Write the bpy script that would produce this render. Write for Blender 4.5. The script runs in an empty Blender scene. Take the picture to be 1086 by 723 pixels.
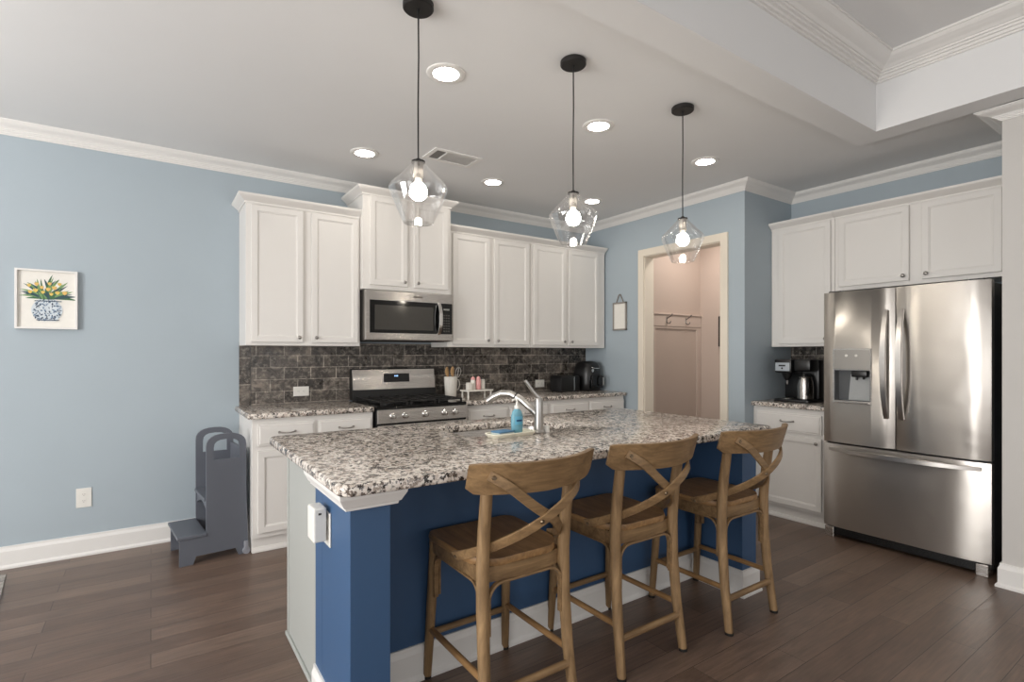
import bpy, bmesh, math, random
from mathutils import Vector, Matrix
random.seed(7)
S = bpy.context.scene
COL = S.collection
PI = math.pi

# ------------------------------------------------------------------ camera
cam_d = bpy.data.cameras.new('camera')
cam_d.sensor_width = 36.0
cam_d.lens = 559.0 / 1086.0 * 36.0
cam_d.shift_y = (374.7 - 361.5) / 1086.0
cam_d.clip_start = 0.05
cam = bpy.data.objects.new('camera', cam_d)
COL.objects.link(cam)
cam.location = (0, 0, 1.315)
cam.rotation_euler = (PI / 2, 0, -math.atan(383.0 / 559.0))
S.camera = cam

# ------------------------------------------------------------------ light
S.view_settings.view_transform = 'Standard'
S.view_settings.look = 'None'
S.view_settings.gamma = 1.0
S.view_settings.use_curve_mapping = False
S.view_settings.exposure = 0.05
CAN_STRENGTH = 45.0
BULB_STRENGTH = 65.0
world = bpy.data.worlds.new('world')
S.world = world
world.use_nodes = True
world.node_tree.nodes['Background'].inputs[0].default_value = (0.9, 0.95, 1.0, 1)
world.node_tree.nodes['Background'].inputs[1].default_value = 0.3


def area_light(name, loc, rot, sx, sy, power, color):
    d = bpy.data.lights.new(name, 'AREA')
    d.shape = 'RECTANGLE'
    d.size = sx
    d.size_y = sy
    d.energy = power
    d.color = color
    o = bpy.data.objects.new(name, d)
    COL.objects.link(o)
    o.location = loc
    o.rotation_euler = rot
    return o


# daylight coming in through the windows of the left wall and of the wall behind the camera
area_light('daylight_window_left', (-3.28, 1.5, 1.35), (0, -PI / 2, 0), 1.9, 1.8, 150, (1.0, 0.985, 0.965))
area_light('daylight_window_left', (-3.28, -0.75, 1.35), (0, -PI / 2, 0), 1.9, 1.8, 52, (1.0, 0.985, 0.965))
area_light('daylight_window_rear', (-1.2, -3.28, 1.3), (PI / 2, 0, 0), 2.0, 2.0, 26, (0.99, 0.99, 0.99))
area_light('daylight_window_rear', (1.8, -3.28, 1.3), (PI / 2, 0, 0), 2.0, 2.0, 26, (0.99, 0.99, 0.99))


area_light('hall_fill_light', (4.65, 3.15, 2.72), (0, 0, 0), 0.25, 0.25, 10, (1.0, 0.92, 0.84))  # unseen lamp added to brighten the hall behind the doorway
# added upward fill light, out of frame to the left, lifts the ceiling
area_light('ceiling_fill_left', (-2.3, 3.0, 1.75), (PI, 0, 0), 0.4, 0.4, 30, (1.0, 0.97, 0.94))


# ------------------------------------------------------------------ materials
def lin(c):
    c = c / 255.0
    return c / 12.92 if c <= 0.04045 else ((c + 0.055) / 1.055) ** 2.4


def rgb(r, g, b):
    return (lin(r), lin(g), lin(b), 1)


class NT:
    def __init__(self, name):
        self.m = bpy.data.materials.new(name)
        self.m.use_nodes = True
        self.t = self.m.node_tree
        self.b = self.t.nodes['Principled BSDF']
        self.out = self.t.nodes['Material Output']

    def n(self, typ, **kw):
        nd = self.t.nodes.new(typ)
        for k, v in kw.items():
            setattr(nd, k, v)
        return nd

    def l(self, a, b):
        self.t.links.new(a, b)

    def obj(self, scale=(1, 1, 1), rot=(0, 0, 0), loc=(0, 0, 0)):
        tc = self.n('ShaderNodeTexCoord')
        mp = self.n('ShaderNodeMapping')
        mp.inputs['Scale'].default_value = scale
        mp.inputs['Rotation'].default_value = rot
        mp.inputs['Location'].default_value = loc
        self.l(tc.outputs['Object'], mp.inputs[0])
        return mp.outputs[0]

    def noise(self, vec, scale, detail=3, rough=0.55, dist=0.0):
        nd = self.n('ShaderNodeTexNoise')
        nd.inputs['Scale'].default_value = scale
        nd.inputs['Detail'].default_value = detail
        nd.inputs['Roughness'].default_value = rough
        nd.inputs['Distortion'].default_value = dist
        self.l(vec, nd.inputs['Vector'])
        return nd.outputs[0]

    def ramp(self, fac, stops, interp='LINEAR'):
        r = self.n('ShaderNodeValToRGB')
        r.color_ramp.interpolation = interp
        el = r.color_ramp.elements
        while len(el) < len(stops):
            el.new(0.5)
        for e, (p, c) in zip(el, stops):
            e.position = p
            e.color = c
        self.l(fac, r.inputs[0])
        return r.outputs[0]

    def mix(self, fac, a, b, mode='MIX'):
        m = self.n('ShaderNodeMix', data_type='RGBA', blend_type=mode)
        for s, v in ((0, fac), (6, a), (7, b)):
            if isinstance(v, (int, float)):
                m.inputs[s].default_value = v
            elif isinstance(v, tuple):
                m.inputs[s].default_value = v
            else:
                self.l(v, m.inputs[s])
        return m.outputs[2]

    def bump(self, h, strength=0.3, dist=0.002):
        b = self.n('ShaderNodeBump')
        b.inputs['Strength'].default_value = strength
        b.inputs['Distance'].default_value = dist
        self.l(h, b.inputs['Height'])
        self.l(b.outputs[0], self.b.inputs['Normal'])

    def set(self, color=None, rough=None, metal=None, spec=None, coat=None):
        b = self.b
        if color is not None:
            if isinstance(color, tuple):
                b.inputs['Base Color'].default_value = color
            else:
                self.l(color, b.inputs['Base Color'])
        if rough is not None:
            if isinstance(rough, (int, float)):
                b.inputs['Roughness'].default_value = rough
            else:
                self.l(rough, b.inputs['Roughness'])
        if metal is not None:
            b.inputs['Metallic'].default_value = metal
        if spec is not None:
            b.inputs['Specular IOR Level'].default_value = spec
        if coat is not None:
            b.inputs['Coat Weight'].default_value = coat
            b.inputs['Coat Roughness'].default_value = 0.1
        return self.m


def paint(name, c, rough=0.55, tex=0.04, bump=0.08):
    t = NT(name)
    v = t.obj()
    n = t.noise(v, 4.0, 2)
    c2 = tuple(min(1, x * (1 + tex)) for x in c[:3]) + (1,)
    c1 = tuple(x * (1 - tex) for x in c[:3]) + (1,)
    t.set(t.mix(n, c1, c2), rough)
    if bump:
        t.bump(t.noise(v, 220.0, 2), bump, 0.001)
    return t.m


def plain(name, c, rough=0.5, metal=0.0, spec=0.5, coat=0.0):
    t = NT(name)
    v = t.obj()
    n = t.noise(v, 35.0, 2)
    c1 = tuple(x * 0.95 for x in c[:3]) + (1,)
    c2 = tuple(min(1, x * 1.05) for x in c[:3]) + (1,)
    return t.set(t.mix(n, c1, c2), rough, metal, spec, coat)


def emit(name, c, strength):
    t = NT(name)
    t.b.inputs['Base Color'].default_value = c
    t.b.inputs['Emission Color'].default_value = c
    t.b.inputs['Emission Strength'].default_value = strength
    return t.m


def floor_mat():
    t = NT('dark_hardwood_floor')
    v = t.obj()
    br = t.n('ShaderNodeTexBrick')
    br.offset = 0.37
    br.offset_frequency = 2
    br.inputs['Scale'].default_value = 1.0
    br.inputs['Brick Width'].default_value = 1.15
    br.inputs['Row Height'].default_value = 0.127
    br.inputs['Mortar Size'].default_value = 0.0018
    br.inputs['Mortar Smooth'].default_value = 0.6
    br.inputs['Bias'].default_value = 0.0
    br.inputs['Color1'].default_value = rgb(100, 82, 71)
    br.inputs['Color2'].default_value = rgb(122, 103, 90)
    br.inputs['Mortar'].default_value = rgb(54, 42, 36)
    t.l(v, br.inputs['Vector'])
    v2 = t.obj(scale=(1.6, 22, 1))
    g = t.noise(v2, 3.0, 5, 0.65, 0.4)
    v3 = t.obj(scale=(1.0, 3.5, 1))
    g2 = t.noise(v3, 2.2, 3)
    c = t.mix(1.0, br.outputs['Color'], t.ramp(g, [(0.25, (0.66, 0.64, 0.63, 1)), (0.75, (1.22, 1.2, 1.19, 1))]), 'MULTIPLY')
    c = t.mix(0.8, c, t.ramp(g2, [(0.3, (0.8, 0.8, 0.8, 1)), (0.7, (1.2, 1.18, 1.16, 1))]), 'MULTIPLY')
    t.set(c, t.ramp(g, [(0.2, (0.27, 0.27, 0.27, 1)), (0.8, (0.40, 0.40, 0.40, 1))]), spec=0.5)
    h = t.mix(0.75, t.ramp(br.outputs['Fac'], [(0, (1, 1, 1, 1)), (1, (0, 0, 0, 1))]), g, 'MULTIPLY')
    t.bump(h, 0.35, 0.0025)
    return t.m


def granite_mat():
    t = NT('speckled_granite')
    v = t.obj()
    d = t.noise(v, 26.0, 4, 0.6)
    vv = t.n('ShaderNodeMix', data_type='VECTOR')
    vv.inputs[0].default_value = 0.045
    t.l(v, vv.inputs[4])
    nz = t.n('ShaderNodeTexNoise')
    nz.inputs['Scale'].default_value = 40
    t.l(v, nz.inputs['Vector'])
    t.l(nz.outputs['Color'], vv.inputs[5])
    vec = vv.outputs[1]
    vo = t.n('ShaderNodeTexVoronoi')
    vo.inputs['Scale'].default_value = 62
    t.l(vec, vo.inputs['Vector'])
    sep = t.n('ShaderNodeSeparateColor')
    t.l(vo.outputs['Color'], sep.inputs[0])
    base = t.ramp(sep.outputs[0], [(0.0, rgb(224, 216, 207)), (0.36, rgb(200, 188, 177)), (0.52, rgb(158, 146, 136)),
                                   (0.66, rgb(112, 101, 93)), (0.77, rgb(228, 221, 212)), (0.89, rgb(52, 47, 44))], 'CONSTANT')
    big = t.noise(v, 75.0, 4, 0.6)
    dark = t.ramp(big, [(0.53, (0, 0, 0, 1)), (0.585, (1, 1, 1, 1))])
    c = t.mix(dark, base, rgb(58, 52, 49))
    fine = t.noise(v, 150.0, 3, 0.6)
    lite = t.ramp(fine, [(0.57, (0, 0, 0, 1)), (0.64, (1, 1, 1, 1))])
    c = t.mix(lite, c, rgb(228, 221, 213))
    c = t.mix(0.5, c, t.ramp(d, [(0.3, (0.8, 0.78, 0.77, 1)), (0.7, (1.15, 1.15, 1.15, 1))]), 'MULTIPLY')
    t.set(c, 0.16, spec=0.5)
    return t.m


def tile_mat(name, swap, off=(0, 0, 0)):
    t = NT(name)
    tc = t.n('ShaderNodeTexCoord')
    sx = t.n('ShaderNodeSeparateXYZ')
    t.l(tc.outputs['Object'], sx.inputs[0])
    cb = t.n('ShaderNodeCombineXYZ')
    a, b = {'x': ('X', 'Z'), 'y': ('Y', 'Z'), 'v': ('Z', 'X')}[swap]
    t.l(sx.outputs[a], cb.inputs[0])
    t.l(sx.outputs[b], cb.inputs[1])
    mp = t.n('ShaderNodeMapping')
    mp.inputs['Location'].default_value = off
    t.l(cb.outputs[0], mp.inputs[0])
    v = mp.outputs[0]
    br = t.n('ShaderNodeTexBrick')
    br.offset = 0.5
    br.inputs['Scale'].default_value = 1.0
    br.inputs['Brick Width'].default_value = 0.2
    br.inputs['Row Height'].default_value = 0.0925
    br.inputs['Mortar Size'].default_value = 0.0032
    br.inputs['Mortar Smooth'].default_value = 0.2
    br.inputs['Color1'].default_value = rgb(37, 33, 31)
    br.inputs['Color2'].default_value = rgb(100, 93, 87)
    br.inputs['Mortar'].default_value = rgb(140, 133, 125)
    t.l(v, br.inputs['Vector'])
    n1 = t.noise(v, 9.0, 6, 0.7, 0.8)
    n2 = t.noise(v, 26.0, 5, 0.75)
    c = t.mix(1.0, br.outputs['Color'], t.ramp(n1, [(0.36, (0.55, 0.53, 0.51, 1)), (0.5, (1.0, 1.0, 1.0, 1)), (0.62, (2.3, 2.25, 2.18, 1))]), 'MULTIPLY')
    patch = t.ramp(n2, [(0.50, (0, 0, 0, 1)), (0.64, (1, 1, 1, 1))])
    c = t.mix(t.mix(0.5, (0, 0, 0, 1), patch), c, rgb(172, 164, 152))
    t.set(c, t.ramp(n1, [(0.3, (0.22, 0.22, 0.22, 1)), (0.7, (0.42, 0.42, 0.42, 1))]), spec=0.5)
    h = t.ramp(br.outputs['Fac'], [(0, (1, 1, 1, 1)), (1, (0, 0, 0, 1))])
    t.bump(t.mix(0.25, h, n1), 0.5, 0.004)
    return t.m


def steel_mat(name, c=(0.60, 0.575, 0.55, 1), rough=0.27, axis='x', warp=0.0):
    t = NT(name)
    tg = t.n('ShaderNodeTangent', direction_type='RADIAL', axis='Z')
    t.l(tg.outputs[0], t.b.inputs['Tangent'])
    t.b.inputs['Anisotropic'].default_value = 0.8
    t.b.inputs['Anisotropic Rotation'].default_value = 0.25
    sc = {'x': (1.0, 240, 240), 'y': (240, 1.0, 240), 'z': (240, 240, 1.0)}[axis]
    g = t.noise(t.obj(scale=sc), 6.0, 3)
    t.set(t.mix(g, tuple(x * 0.985 for x in c[:3]) + (1,), tuple(x * 1.01 for x in c[:3]) + (1,)),
          t.ramp(g, [(0.3, (rough - 0.02,) * 3 + (1,)), (0.7, (rough + 0.02,) * 3 + (1,))]), metal=1.0)
    if warp:
        w = t.noise(t.obj(), 3.2, 2, 0.5, 0.3)
        t.bump(w, warp, 0.02)
    return t.m


def wood_mat(name, c1, c2, axis='x', rough=0.5):
    t = NT(name)
    sc = {'x': (2, 26, 26), 'y': (26, 2, 26), 'z': (26, 26, 2)}[axis]
    g = t.noise(t.obj(scale=sc), 1.6, 5, 0.65, 0.5)
    b = t.noise(t.obj(), 9.0, 3)
    c = t.ramp(g, [(0.28, c1), (0.72, c2)])
    c = t.mix(0.7, c, t.ramp(b, [(0.3, (0.78, 0.76, 0.74, 1)), (0.7, (1.15, 1.15, 1.15, 1))]), 'MULTIPLY')
    t.set(c, rough, spec=0.4)
    t.bump(g, 0.25, 0.001)
    return t.m


def glass_mat(name, tint=(1, 1, 1, 1), refl=0.9, clear=0.0):
    t = NT(name)
    t.t.nodes.remove(t.b)
    tr = t.n('ShaderNodeBsdfTransparent')
    tr.inputs[0].default_value = tint
    gl = t.n('ShaderNodeBsdfGlossy')
    gl.inputs['Roughness'].default_value = 0.03
    gl.inputs['Color'].default_value = (1, 1, 1, 1)
    lw = t.n('ShaderNodeLayerWeight')
    lw.inputs[0].default_value = 0.32
    ma = t.n('ShaderNodeMath', operation='MULTIPLY_ADD')
    ma.inputs[1].default_value = refl
    ma.inputs[2].default_value = clear
    t.l(lw.outputs['Facing'], ma.inputs[0])
    mx = t.n('ShaderNodeMixShader')
    t.l(ma.outputs[0], mx.inputs[0])
    t.l(tr.outputs[0], mx.inputs[1])
    t.l(gl.outputs[0], mx.inputs[2])
    t.l(mx.outputs[0], t.out.inputs[0])
    return t.m


M = {}
M['wall'] = paint('pale_blue_wall_paint', rgb(170, 182, 190), 0.6, 0.02)
M['hallwall'] = paint('taupe_hall_paint', rgb(196, 178, 166), 0.6, 0.02)
M['offwhite'] = paint('greige_wall_paint', rgb(205, 202, 198), 0.6, 0.015)
M['ceil'] = paint('flat_ceiling_paint', rgb(228, 228, 228), 0.8, 0.012)
M['trim'] = paint('white_trim_paint', rgb(232, 230, 227), 0.35, 0.01, 0)
M['cab'] = paint('white_cabinet_paint', rgb(228, 225, 221), 0.35, 0.012, 0)
M['floor'] = floor_mat()
M['granite'] = granite_mat()
M['tile'] = tile_mat('brown_subway_tile', 'x', (0.04, -0.003, 0))
M['tilev'] = tile_mat('brown_subway_tile_upright', 'v', (0.02, 0.02, 0))
M['tiley'] = tile_mat('grey_subway_tile', 'y', (0.03, -0.003, 0))
M['steel'] = steel_mat('brushed_stainless_steel', axis='x')
M['steel_door'] = steel_mat('brushed_stainless_door', (0.53, 0.50, 0.465, 1), 0.30, 'x', 0.22)
M['bronze'] = plain('dark_bronze_bolt', (0.20, 0.15, 0.10, 1), 0.4, 1.0)
M['satin'] = plain('satin_nickel', (0.46, 0.445, 0.425, 1), 0.33, 1.0)
M['steel_bar'] = plain('smooth_stainless_bar', (0.58, 0.555, 0.53, 1), 0.28, 1.0)
M['chrome'] = plain('polished_chrome', (0.75, 0.74, 0.72, 1), 0.12, 1.0)
M['nickel'] = plain('brushed_nickel', (0.36, 0.34, 0.32, 1), 0.3, 1.0)
M['black'] = plain('black_plastic', rgb(22, 22, 23), 0.35)
M['blackgloss'] = plain('black_glass', rgb(12, 12, 13), 0.06)
M['blackmatte'] = plain('matte_black_metal', rgb(38, 36, 35), 0.5, 0.3)
M['iron'] = plain('cast_iron', rgb(26, 25, 25), 0.55)
M['navy'] = paint('navy_blue_paint', rgb(58, 88, 124), 0.45, 0.03, 0.04)
M['grey_stool'] = paint('slate_grey_paint', rgb(98, 102, 111), 0.45, 0.03, 0.03)
M['oak'] = wood_mat('weathered_oak', rgb(112, 88, 61), rgb(164, 134, 97), 'z', 0.5)
M['oakx'] = wood_mat('weathered_oak_across', rgb(108, 84, 58), rgb(160, 130, 93), 'x', 0.45)
M['oaky'] = wood_mat('weathered_oak_seat', rgb(122, 92, 60), rgb(172, 134, 90), 'y', 0.42)
M['spoon'] = wood_mat('pale_beech', rgb(180, 142, 98), rgb(214, 178, 130), 'z', 0.6)
M['plate'] = plain('white_plastic', rgb(232, 230, 224), 0.35)
M['slot'] = plain('dark_slot', rgb(60, 58, 55), 0.6)
M['ceramic'] = plain('white_ceramic', rgb(228, 224, 216), 0.18)
M['cream'] = plain('cream_ceramic', rgb(242, 238, 220), 0.2)
M['pink'] = plain('pink_ceramic', rgb(222, 160, 158), 0.3)
M['glass'] = glass_mat('clear_pendant_glass', (0.985, 0.985, 0.985, 1), 0.55, 0.085)
M['soap'] = None
M['bulb'] = emit('glowing_bulb', (1.0, 0.90, 0.76, 1), BULB_STRENGTH)
M['lens'] = emit('glowing_downlight_lens', (1.0, 0.93, 0.82, 1), CAN_STRENGTH)
M['display'] = emit('blue_lit_digits', (0.35, 0.6, 1.0, 1), 1.2)
M['paper'] = plain('white_paper', rgb(236, 233, 226), 0.8)


def soap_mat():
    t = NT('blue_liquid_soap_bottle')
    v = t.obj()
    n = t.noise(v, 30, 2)
    t.set(t.mix(n, rgb(116, 178, 200), rgb(148, 200, 216)), 0.08, spec=0.5)
    t.b.inputs['Transmission Weight'].default_value = 0.25
    t.b.inputs['IOR'].default_value = 1.3
    return t.m


M['soap'] = soap_mat()


# ------------------------------------------------------------------ mesh helpers
def box(bm, x0, x1, y0, y1, z0, z1, bev=0.0, mi=0, seg=2):
    r = bmesh.ops.create_cube(bm, size=1.0)
    vs = r['verts']
    for v in vs:
        v.co = Vector(((x0 + x1) / 2 + v.co.x * (x1 - x0), (y0 + y1) / 2 + v.co.y * (y1 - y0), (z0 + z1) / 2 + v.co.z * (z1 - z0)))
    fs = set(f for v in vs for f in v.link_faces)
    for f in fs:
        f.material_index = mi
    if bev > 0:
        es = list(set(e for v in vs for e in v.link_edges))
        r = bmesh.ops.bevel(bm, geom=es, offset=bev, segments=seg, affect='EDGES', profile=0.5)
        for f in r['faces']:
            f.material_index = mi
    return vs


def cyl(bm, p0, p1, r0, r1=None, seg=20, mi=0, caps=True):
    p0, p1 = Vector(p0), Vector(p1)
    r1 = r0 if r1 is None else r1
    return tube(bm, [p0, p1], [r0, r1], seg, mi, caps)


def frames(path):
    n = len(path)
    tang = []
    for i in range(n):
        a = path[max(i - 1, 0)]
        b = path[min(i + 1, n - 1)]
        tang.append((b - a).normalized())
    up = Vector((0, 0, 1)) if abs(tang[0].z) < 0.9 else Vector((0, 1, 0))
    u = tang[0].cross(up).normalized()
    out = []
    for t in tang:
        u = (u - t * u.dot(t))
        if u.length < 1e-6:
            u = t.orthogonal()
        u.normalize()
        out.append((u.copy(), t.cross(u).normalized()))
    return out


def tube(bm, path, rad, seg=12, mi=0, caps=True, closed=False):
    path = [Vector(p) for p in path]
    if not isinstance(rad, (list, tuple)):
        rad = [rad] * len(path)
    fr = frames(path)
    rings = []
    for p, r, (u, v) in zip(path, rad, fr):
        rings.append([bm.verts.new(p + (u * math.cos(2 * PI * k / seg) + v * math.sin(2 * PI * k / seg)) * r) for k in range(seg)])
    m = len(rings)
    for i in range(m if closed else m - 1):
        a, b = rings[i], rings[(i + 1) % m]
        for k in range(seg):
            f = bm.faces.new((a[k], a[(k + 1) % seg], b[(k + 1) % seg], b[k]))
            f.material_index = mi
    if caps and not closed:
        bm.faces.new(rings[0][::-1]).material_index = mi
        bm.faces.new(rings[-1]).material_index = mi
    return rings


def strip(bm, path, normals, w, t, mi=0, bev=0.0):
    """flat bent bar: path points, per point the direction of its width; thickness across."""
    path = [Vector(p) for p in path]
    n = len(path)
    rings = []
    for i, p in enumerate(path):
        tg = (path[min(i + 1, n - 1)] - path[max(i - 1, 0)]).normalized()
        nrm = Vector(normals[i]) if isinstance(normals, list) else Vector(normals)
        wd = (nrm - tg * nrm.dot(tg)).normalized()
        th = tg.cross(wd).normalized()
        ww = w[i] if isinstance(w, list) else w
        c = []
        for a, b in ((-1, -.6), (-.9, -1), (.9, -1), (1, -.6), (1, .6), (.9, 1), (-.9, 1), (-1, .6)):
            c.append(bm.verts.new(p + wd * (a * ww / 2) + th * (b * t / 2)))
        rings.append(c)
    for i in range(n - 1):
        a, b = rings[i], rings[i + 1]
        for k in range(8):
            bm.faces.new((a[k], a[(k + 1) % 8], b[(k + 1) % 8], b[k])).material_index = mi
    bm.faces.new(rings[0][::-1]).material_index = mi
    bm.faces.new(rings[-1]).material_index = mi


def lathe(bm, prof, seg=32, c=(0, 0, 0), mi=0, cap0=False, cap1=False):
    c = Vector(c)
    rings = []
    for r, z in prof:
        rings.append([bm.verts.new(c + Vector((r * math.cos(2 * PI * k / seg), r * math.sin(2 * PI * k / seg), z))) for k in range(seg)])
    for a, b in zip(rings, rings[1:]):
        for k in range(seg):
            bm.faces.new((a[k], a[(k + 1) % seg], b[(k + 1) % seg], b[k])).material_index = mi
    if cap0:
        bm.faces.new(rings[0][::-1]).material_index = mi
    if cap1:
        bm.faces.new(rings[-1]).material_index = mi
    return rings


def prism(bm, poly, axis, a, b, mi=0, bev=0.0):
    """poly of 2D points extruded along axis from a to b. axis 'x': poly=(y,z); 'y': poly=(x,z); 'z': poly=(x,y)"""
    def P(p, t):
        return {'x': (t, p[0], p[1]), 'y': (p[0], t, p[1]), 'z': (p[0], p[1], t)}[axis]
    va = [bm.verts.new(P(p, a)) for p in poly]
    vb = [bm.verts.new(P(p, b)) for p in poly]
    n = len(poly)
    fs = [bm.faces.new(va), bm.faces.new(vb[::-1])]
    for k in range(n):
        fs.append(bm.faces.new((va[(k + 1) % n], va[k], vb[k], vb[(k + 1) % n])))
    for f in fs:
        f.material_index = mi
    if bev:
        es = list(fs[0].edges) + list(fs[1].edges)
        bmesh.ops.bevel(bm, geom=es, offset=bev, segments=2, affect='EDGES', profile=0.5)
    return fs


def sweep(bm, path, prof, side=1, mi=0, caps=True):
    """mitred sweep of profile [(out, z)] along a plan polyline; side=+1 offsets to the left of travel"""
    pts = [Vector((p[0], p[1])) for p in path]
    n = len(pts)
    rings = []
    for i, p in enumerate(pts):
        d0 = (pts[i] - pts[i - 1]).normalized() if i > 0 else None
        d1 = (pts[i + 1] - pts[i]).normalized() if i < n - 1 else None
        d0 = d0 or d1
        d1 = d1 or d0
        n0 = Vector((-d0.y, d0.x)) * side
        n1 = Vector((-d1.y, d1.x)) * side
        m = (n0 + n1)
        m = m / (m.length ** 2) * 2
        rings.append([bm.verts.new((p.x + m.x * o, p.y + m.y * o, z)) for o, z in prof])
    k = len(prof)
    for a, b in zip(rings, rings[1:]):
        for j in range(k):
            bm.faces.new((a[j], a[(j + 1) % k], b[(j + 1) % k], b[j])).material_index = mi
    if caps:
        bm.faces.new(rings[0][::-1]).material_index = mi
        bm.faces.new(rings[-1]).material_index = mi


def rrect(x0, x1, y0, y1, r, seg=5, rs=None):
    rs = rs or (r, r, r, r)
    pts = []
    for (cx, cy, a0, rr) in ((x1 - rs[0], y1 - rs[0], 0, rs[0]), (x0 + rs[1], y1 - rs[1], 90, rs[1]),
                             (x0 + rs[2], y0 + rs[2], 180, rs[2]), (x1 - rs[3], y0 + rs[3], 270, rs[3])):
        for k in range(seg + 1):
            a = math.radians(a0 + 90 * k / seg)
            pts.append((cx + rr * math.cos(a), cy + rr * math.sin(a)))
    return pts


def obj(name, bm, mats, parent=None, smooth=None, loc=None):
    bmesh.ops.recalc_face_normals(bm, faces=bm.faces[:])
    me = bpy.data.meshes.new(name)
    bm.to_mesh(me)
    bm.free()
    for m in (mats if isinstance(mats, (list, tuple)) else [mats]):
        me.materials.append(m)
    if smooth:
        me.shade_smooth()
        me.set_sharp_from_angle(angle=math.radians(smooth))
    o = bpy.data.objects.new(name, me)
    COL.objects.link(o)
    if parent:
        o.parent = parent
    if loc:
        o.location = loc
    return o


def B():
    return bmesh.new()


def struct(name, bm, m, smooth=None):
    o = obj(name, bm, m, None, smooth)
    o['kind'] = 'structure'
    return o


def tag(o, label, cat, group=None):
    o['label'] = label
    o['category'] = cat
    if group:
        o['group'] = group
    return o


def thing(name, label, cat, loc=(0, 0, 0), rz=0.0, group=None):
    o = bpy.data.objects.new(name, None)
    o.empty_display_size = 0.1
    COL.objects.link(o)
    o.location = loc
    o.rotation_euler = (0, 0, rz)
    return tag(o, label, cat, group)


def dup(root, loc, rz=0.0, label=None):
    r = root.copy()
    COL.objects.link(r)
    r.location = loc
    r.rotation_euler = (0, 0, rz)
    if label:
        r['label'] = label
    for ch in list(root.children):
        c = ch.copy()
        COL.objects.link(c)
        c.parent = r
        for g in list(ch.children):
            d = g.copy()
            COL.objects.link(d)
            d.parent = c
    return r


# ------------------------------------------------------------------ setting
YB, W2, YR, W3, ZC = 4.415, 4.02, 2.49, 4.75, 2.73
ZB, ZT = 2.68, 3.08
STUB_X, STUB_Y = 3.96, 0.89
XL, YF = -3.2, -3.2

bm = B(); box(bm, XL - .12, 5.4, YF - .12, YB + .12, -0.1, 0.0); struct('floor', bm, M['floor'])
bm = B(); box(bm, XL, W2 + .12, YB, YB + .12, 0, 3.2); struct('wall_back', bm, M['wall'])
# doorway wall with its opening
DO0, DO1, DZ = 2.70, 3.557, 2.275
bm = B()
box(bm, W2, W2 + .12, DO1, YB, 0, 2.95)
box(bm, W2, W2 + .12, YR, DO0, 0, 2.95)
box(bm, W2, W2 + .12, DO0, DO1, DZ, 2.95)
struct('wall_doorway', bm, M['wall'])
bm = B(); box(bm, W2 + .12, W3 + .6, YR, YR + .12, 0, 2.95); struct('wall_return', bm, M['wall'])
bm = B(); box(bm, W3, W3 + .12, STUB_Y - .3, YR, 0, 2.95); struct('wall_right', bm, M['wall'])
bm = B(); box(bm, STUB_X, W3 + .12, YF, STUB_Y, 0, 2.95); struct('wall_stub', bm, M['offwhite'])
# hall behind the doorway
HX, HY = 5.13, 3.72
bm = B(); box(bm, W2 + .12, HX, HY, HY + .1, 0, 2.8); struct('wall_hall_left', bm, M['hallwall'])
bm = B(); box(bm, HX, HX + .1, YR + .12, HY + .1, 0, 2.8); struct('wall_hall_end', bm, M['hallwall'])
# left and front walls with window openings
def window_wall(name, holes, fixed, axis, lo, hi, mat):
    bm = B()
    cur = lo
    for (a, b, z0, z1) in holes:
        segs = [(cur, a, 0, 3.2), (a, b, 0, z0), (a, b, z1, 3.2)]
        for (p, q, zz0, zz1) in segs:
            if axis == 'y':
                box(bm, fixed - .12, fixed, p, q, zz0, zz1)
            else:
                box(bm, p, q, fixed - .12, fixed, zz0, zz1)
        cur = b
    if axis == 'y':
        box(bm, fixed - .12, fixed, cur, hi, 0, 3.2)
    else:
        box(bm, cur, hi, fixed - .12, fixed, 0, 3.2)
    return struct(name, bm, mat)


window_wall('wall_left', [(-1.65, .15, .4, 2.3), (.6, 2.4, .4, 2.3)], XL, 'y', YF - .12, YB + .12, M['offwhite'])
window_wall('wall_front', [(-2.2, -.2, .3, 2.3), (.8, 2.8, .3, 2.3)], YF, 'x', XL, STUB_X, M['offwhite'])


def window_frame(name, axis, a, b, z0, z1, fixed):
    bm = B()
    def bb(p, q, r, s, d0=-.06, d1=.015):
        if axis == 'y':
            box(bm, fixed + d0, fixed + d1, p, q, r, s)
        else:
            box(bm, p, q, fixed + d0, fixed + d1, r, s)
    bb(a - .07, a + .03, z0 - .07, z1 + .07); bb(b - .03, b + .07, z0 - .07, z1 + .07)
    bb(a, b, z0 - .07, z0 + .03); bb(a, b, z1 - .03, z1 + .07)
    bb((a + b) / 2 - .03, (a + b) / 2 + .03, z0, z1, -.06, -.02)
    bb(a, b, (z0 + z1) / 2 - .02, (z0 + z1) / 2 + .02, -.06, -.02)
    struct(name, bm, M['trim'])


window_frame('window_1', 'y', -1.65, .15, .4, 2.3, XL)
window_frame('window_2', 'y', .6, 2.4, .4, 2.3, XL)
window_frame('window_3', 'x', -2.2, -.2, .3, 2.3, YF)
window_frame('window_4', 'x', .8, 2.8, .3, 2.3, YF)

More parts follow.
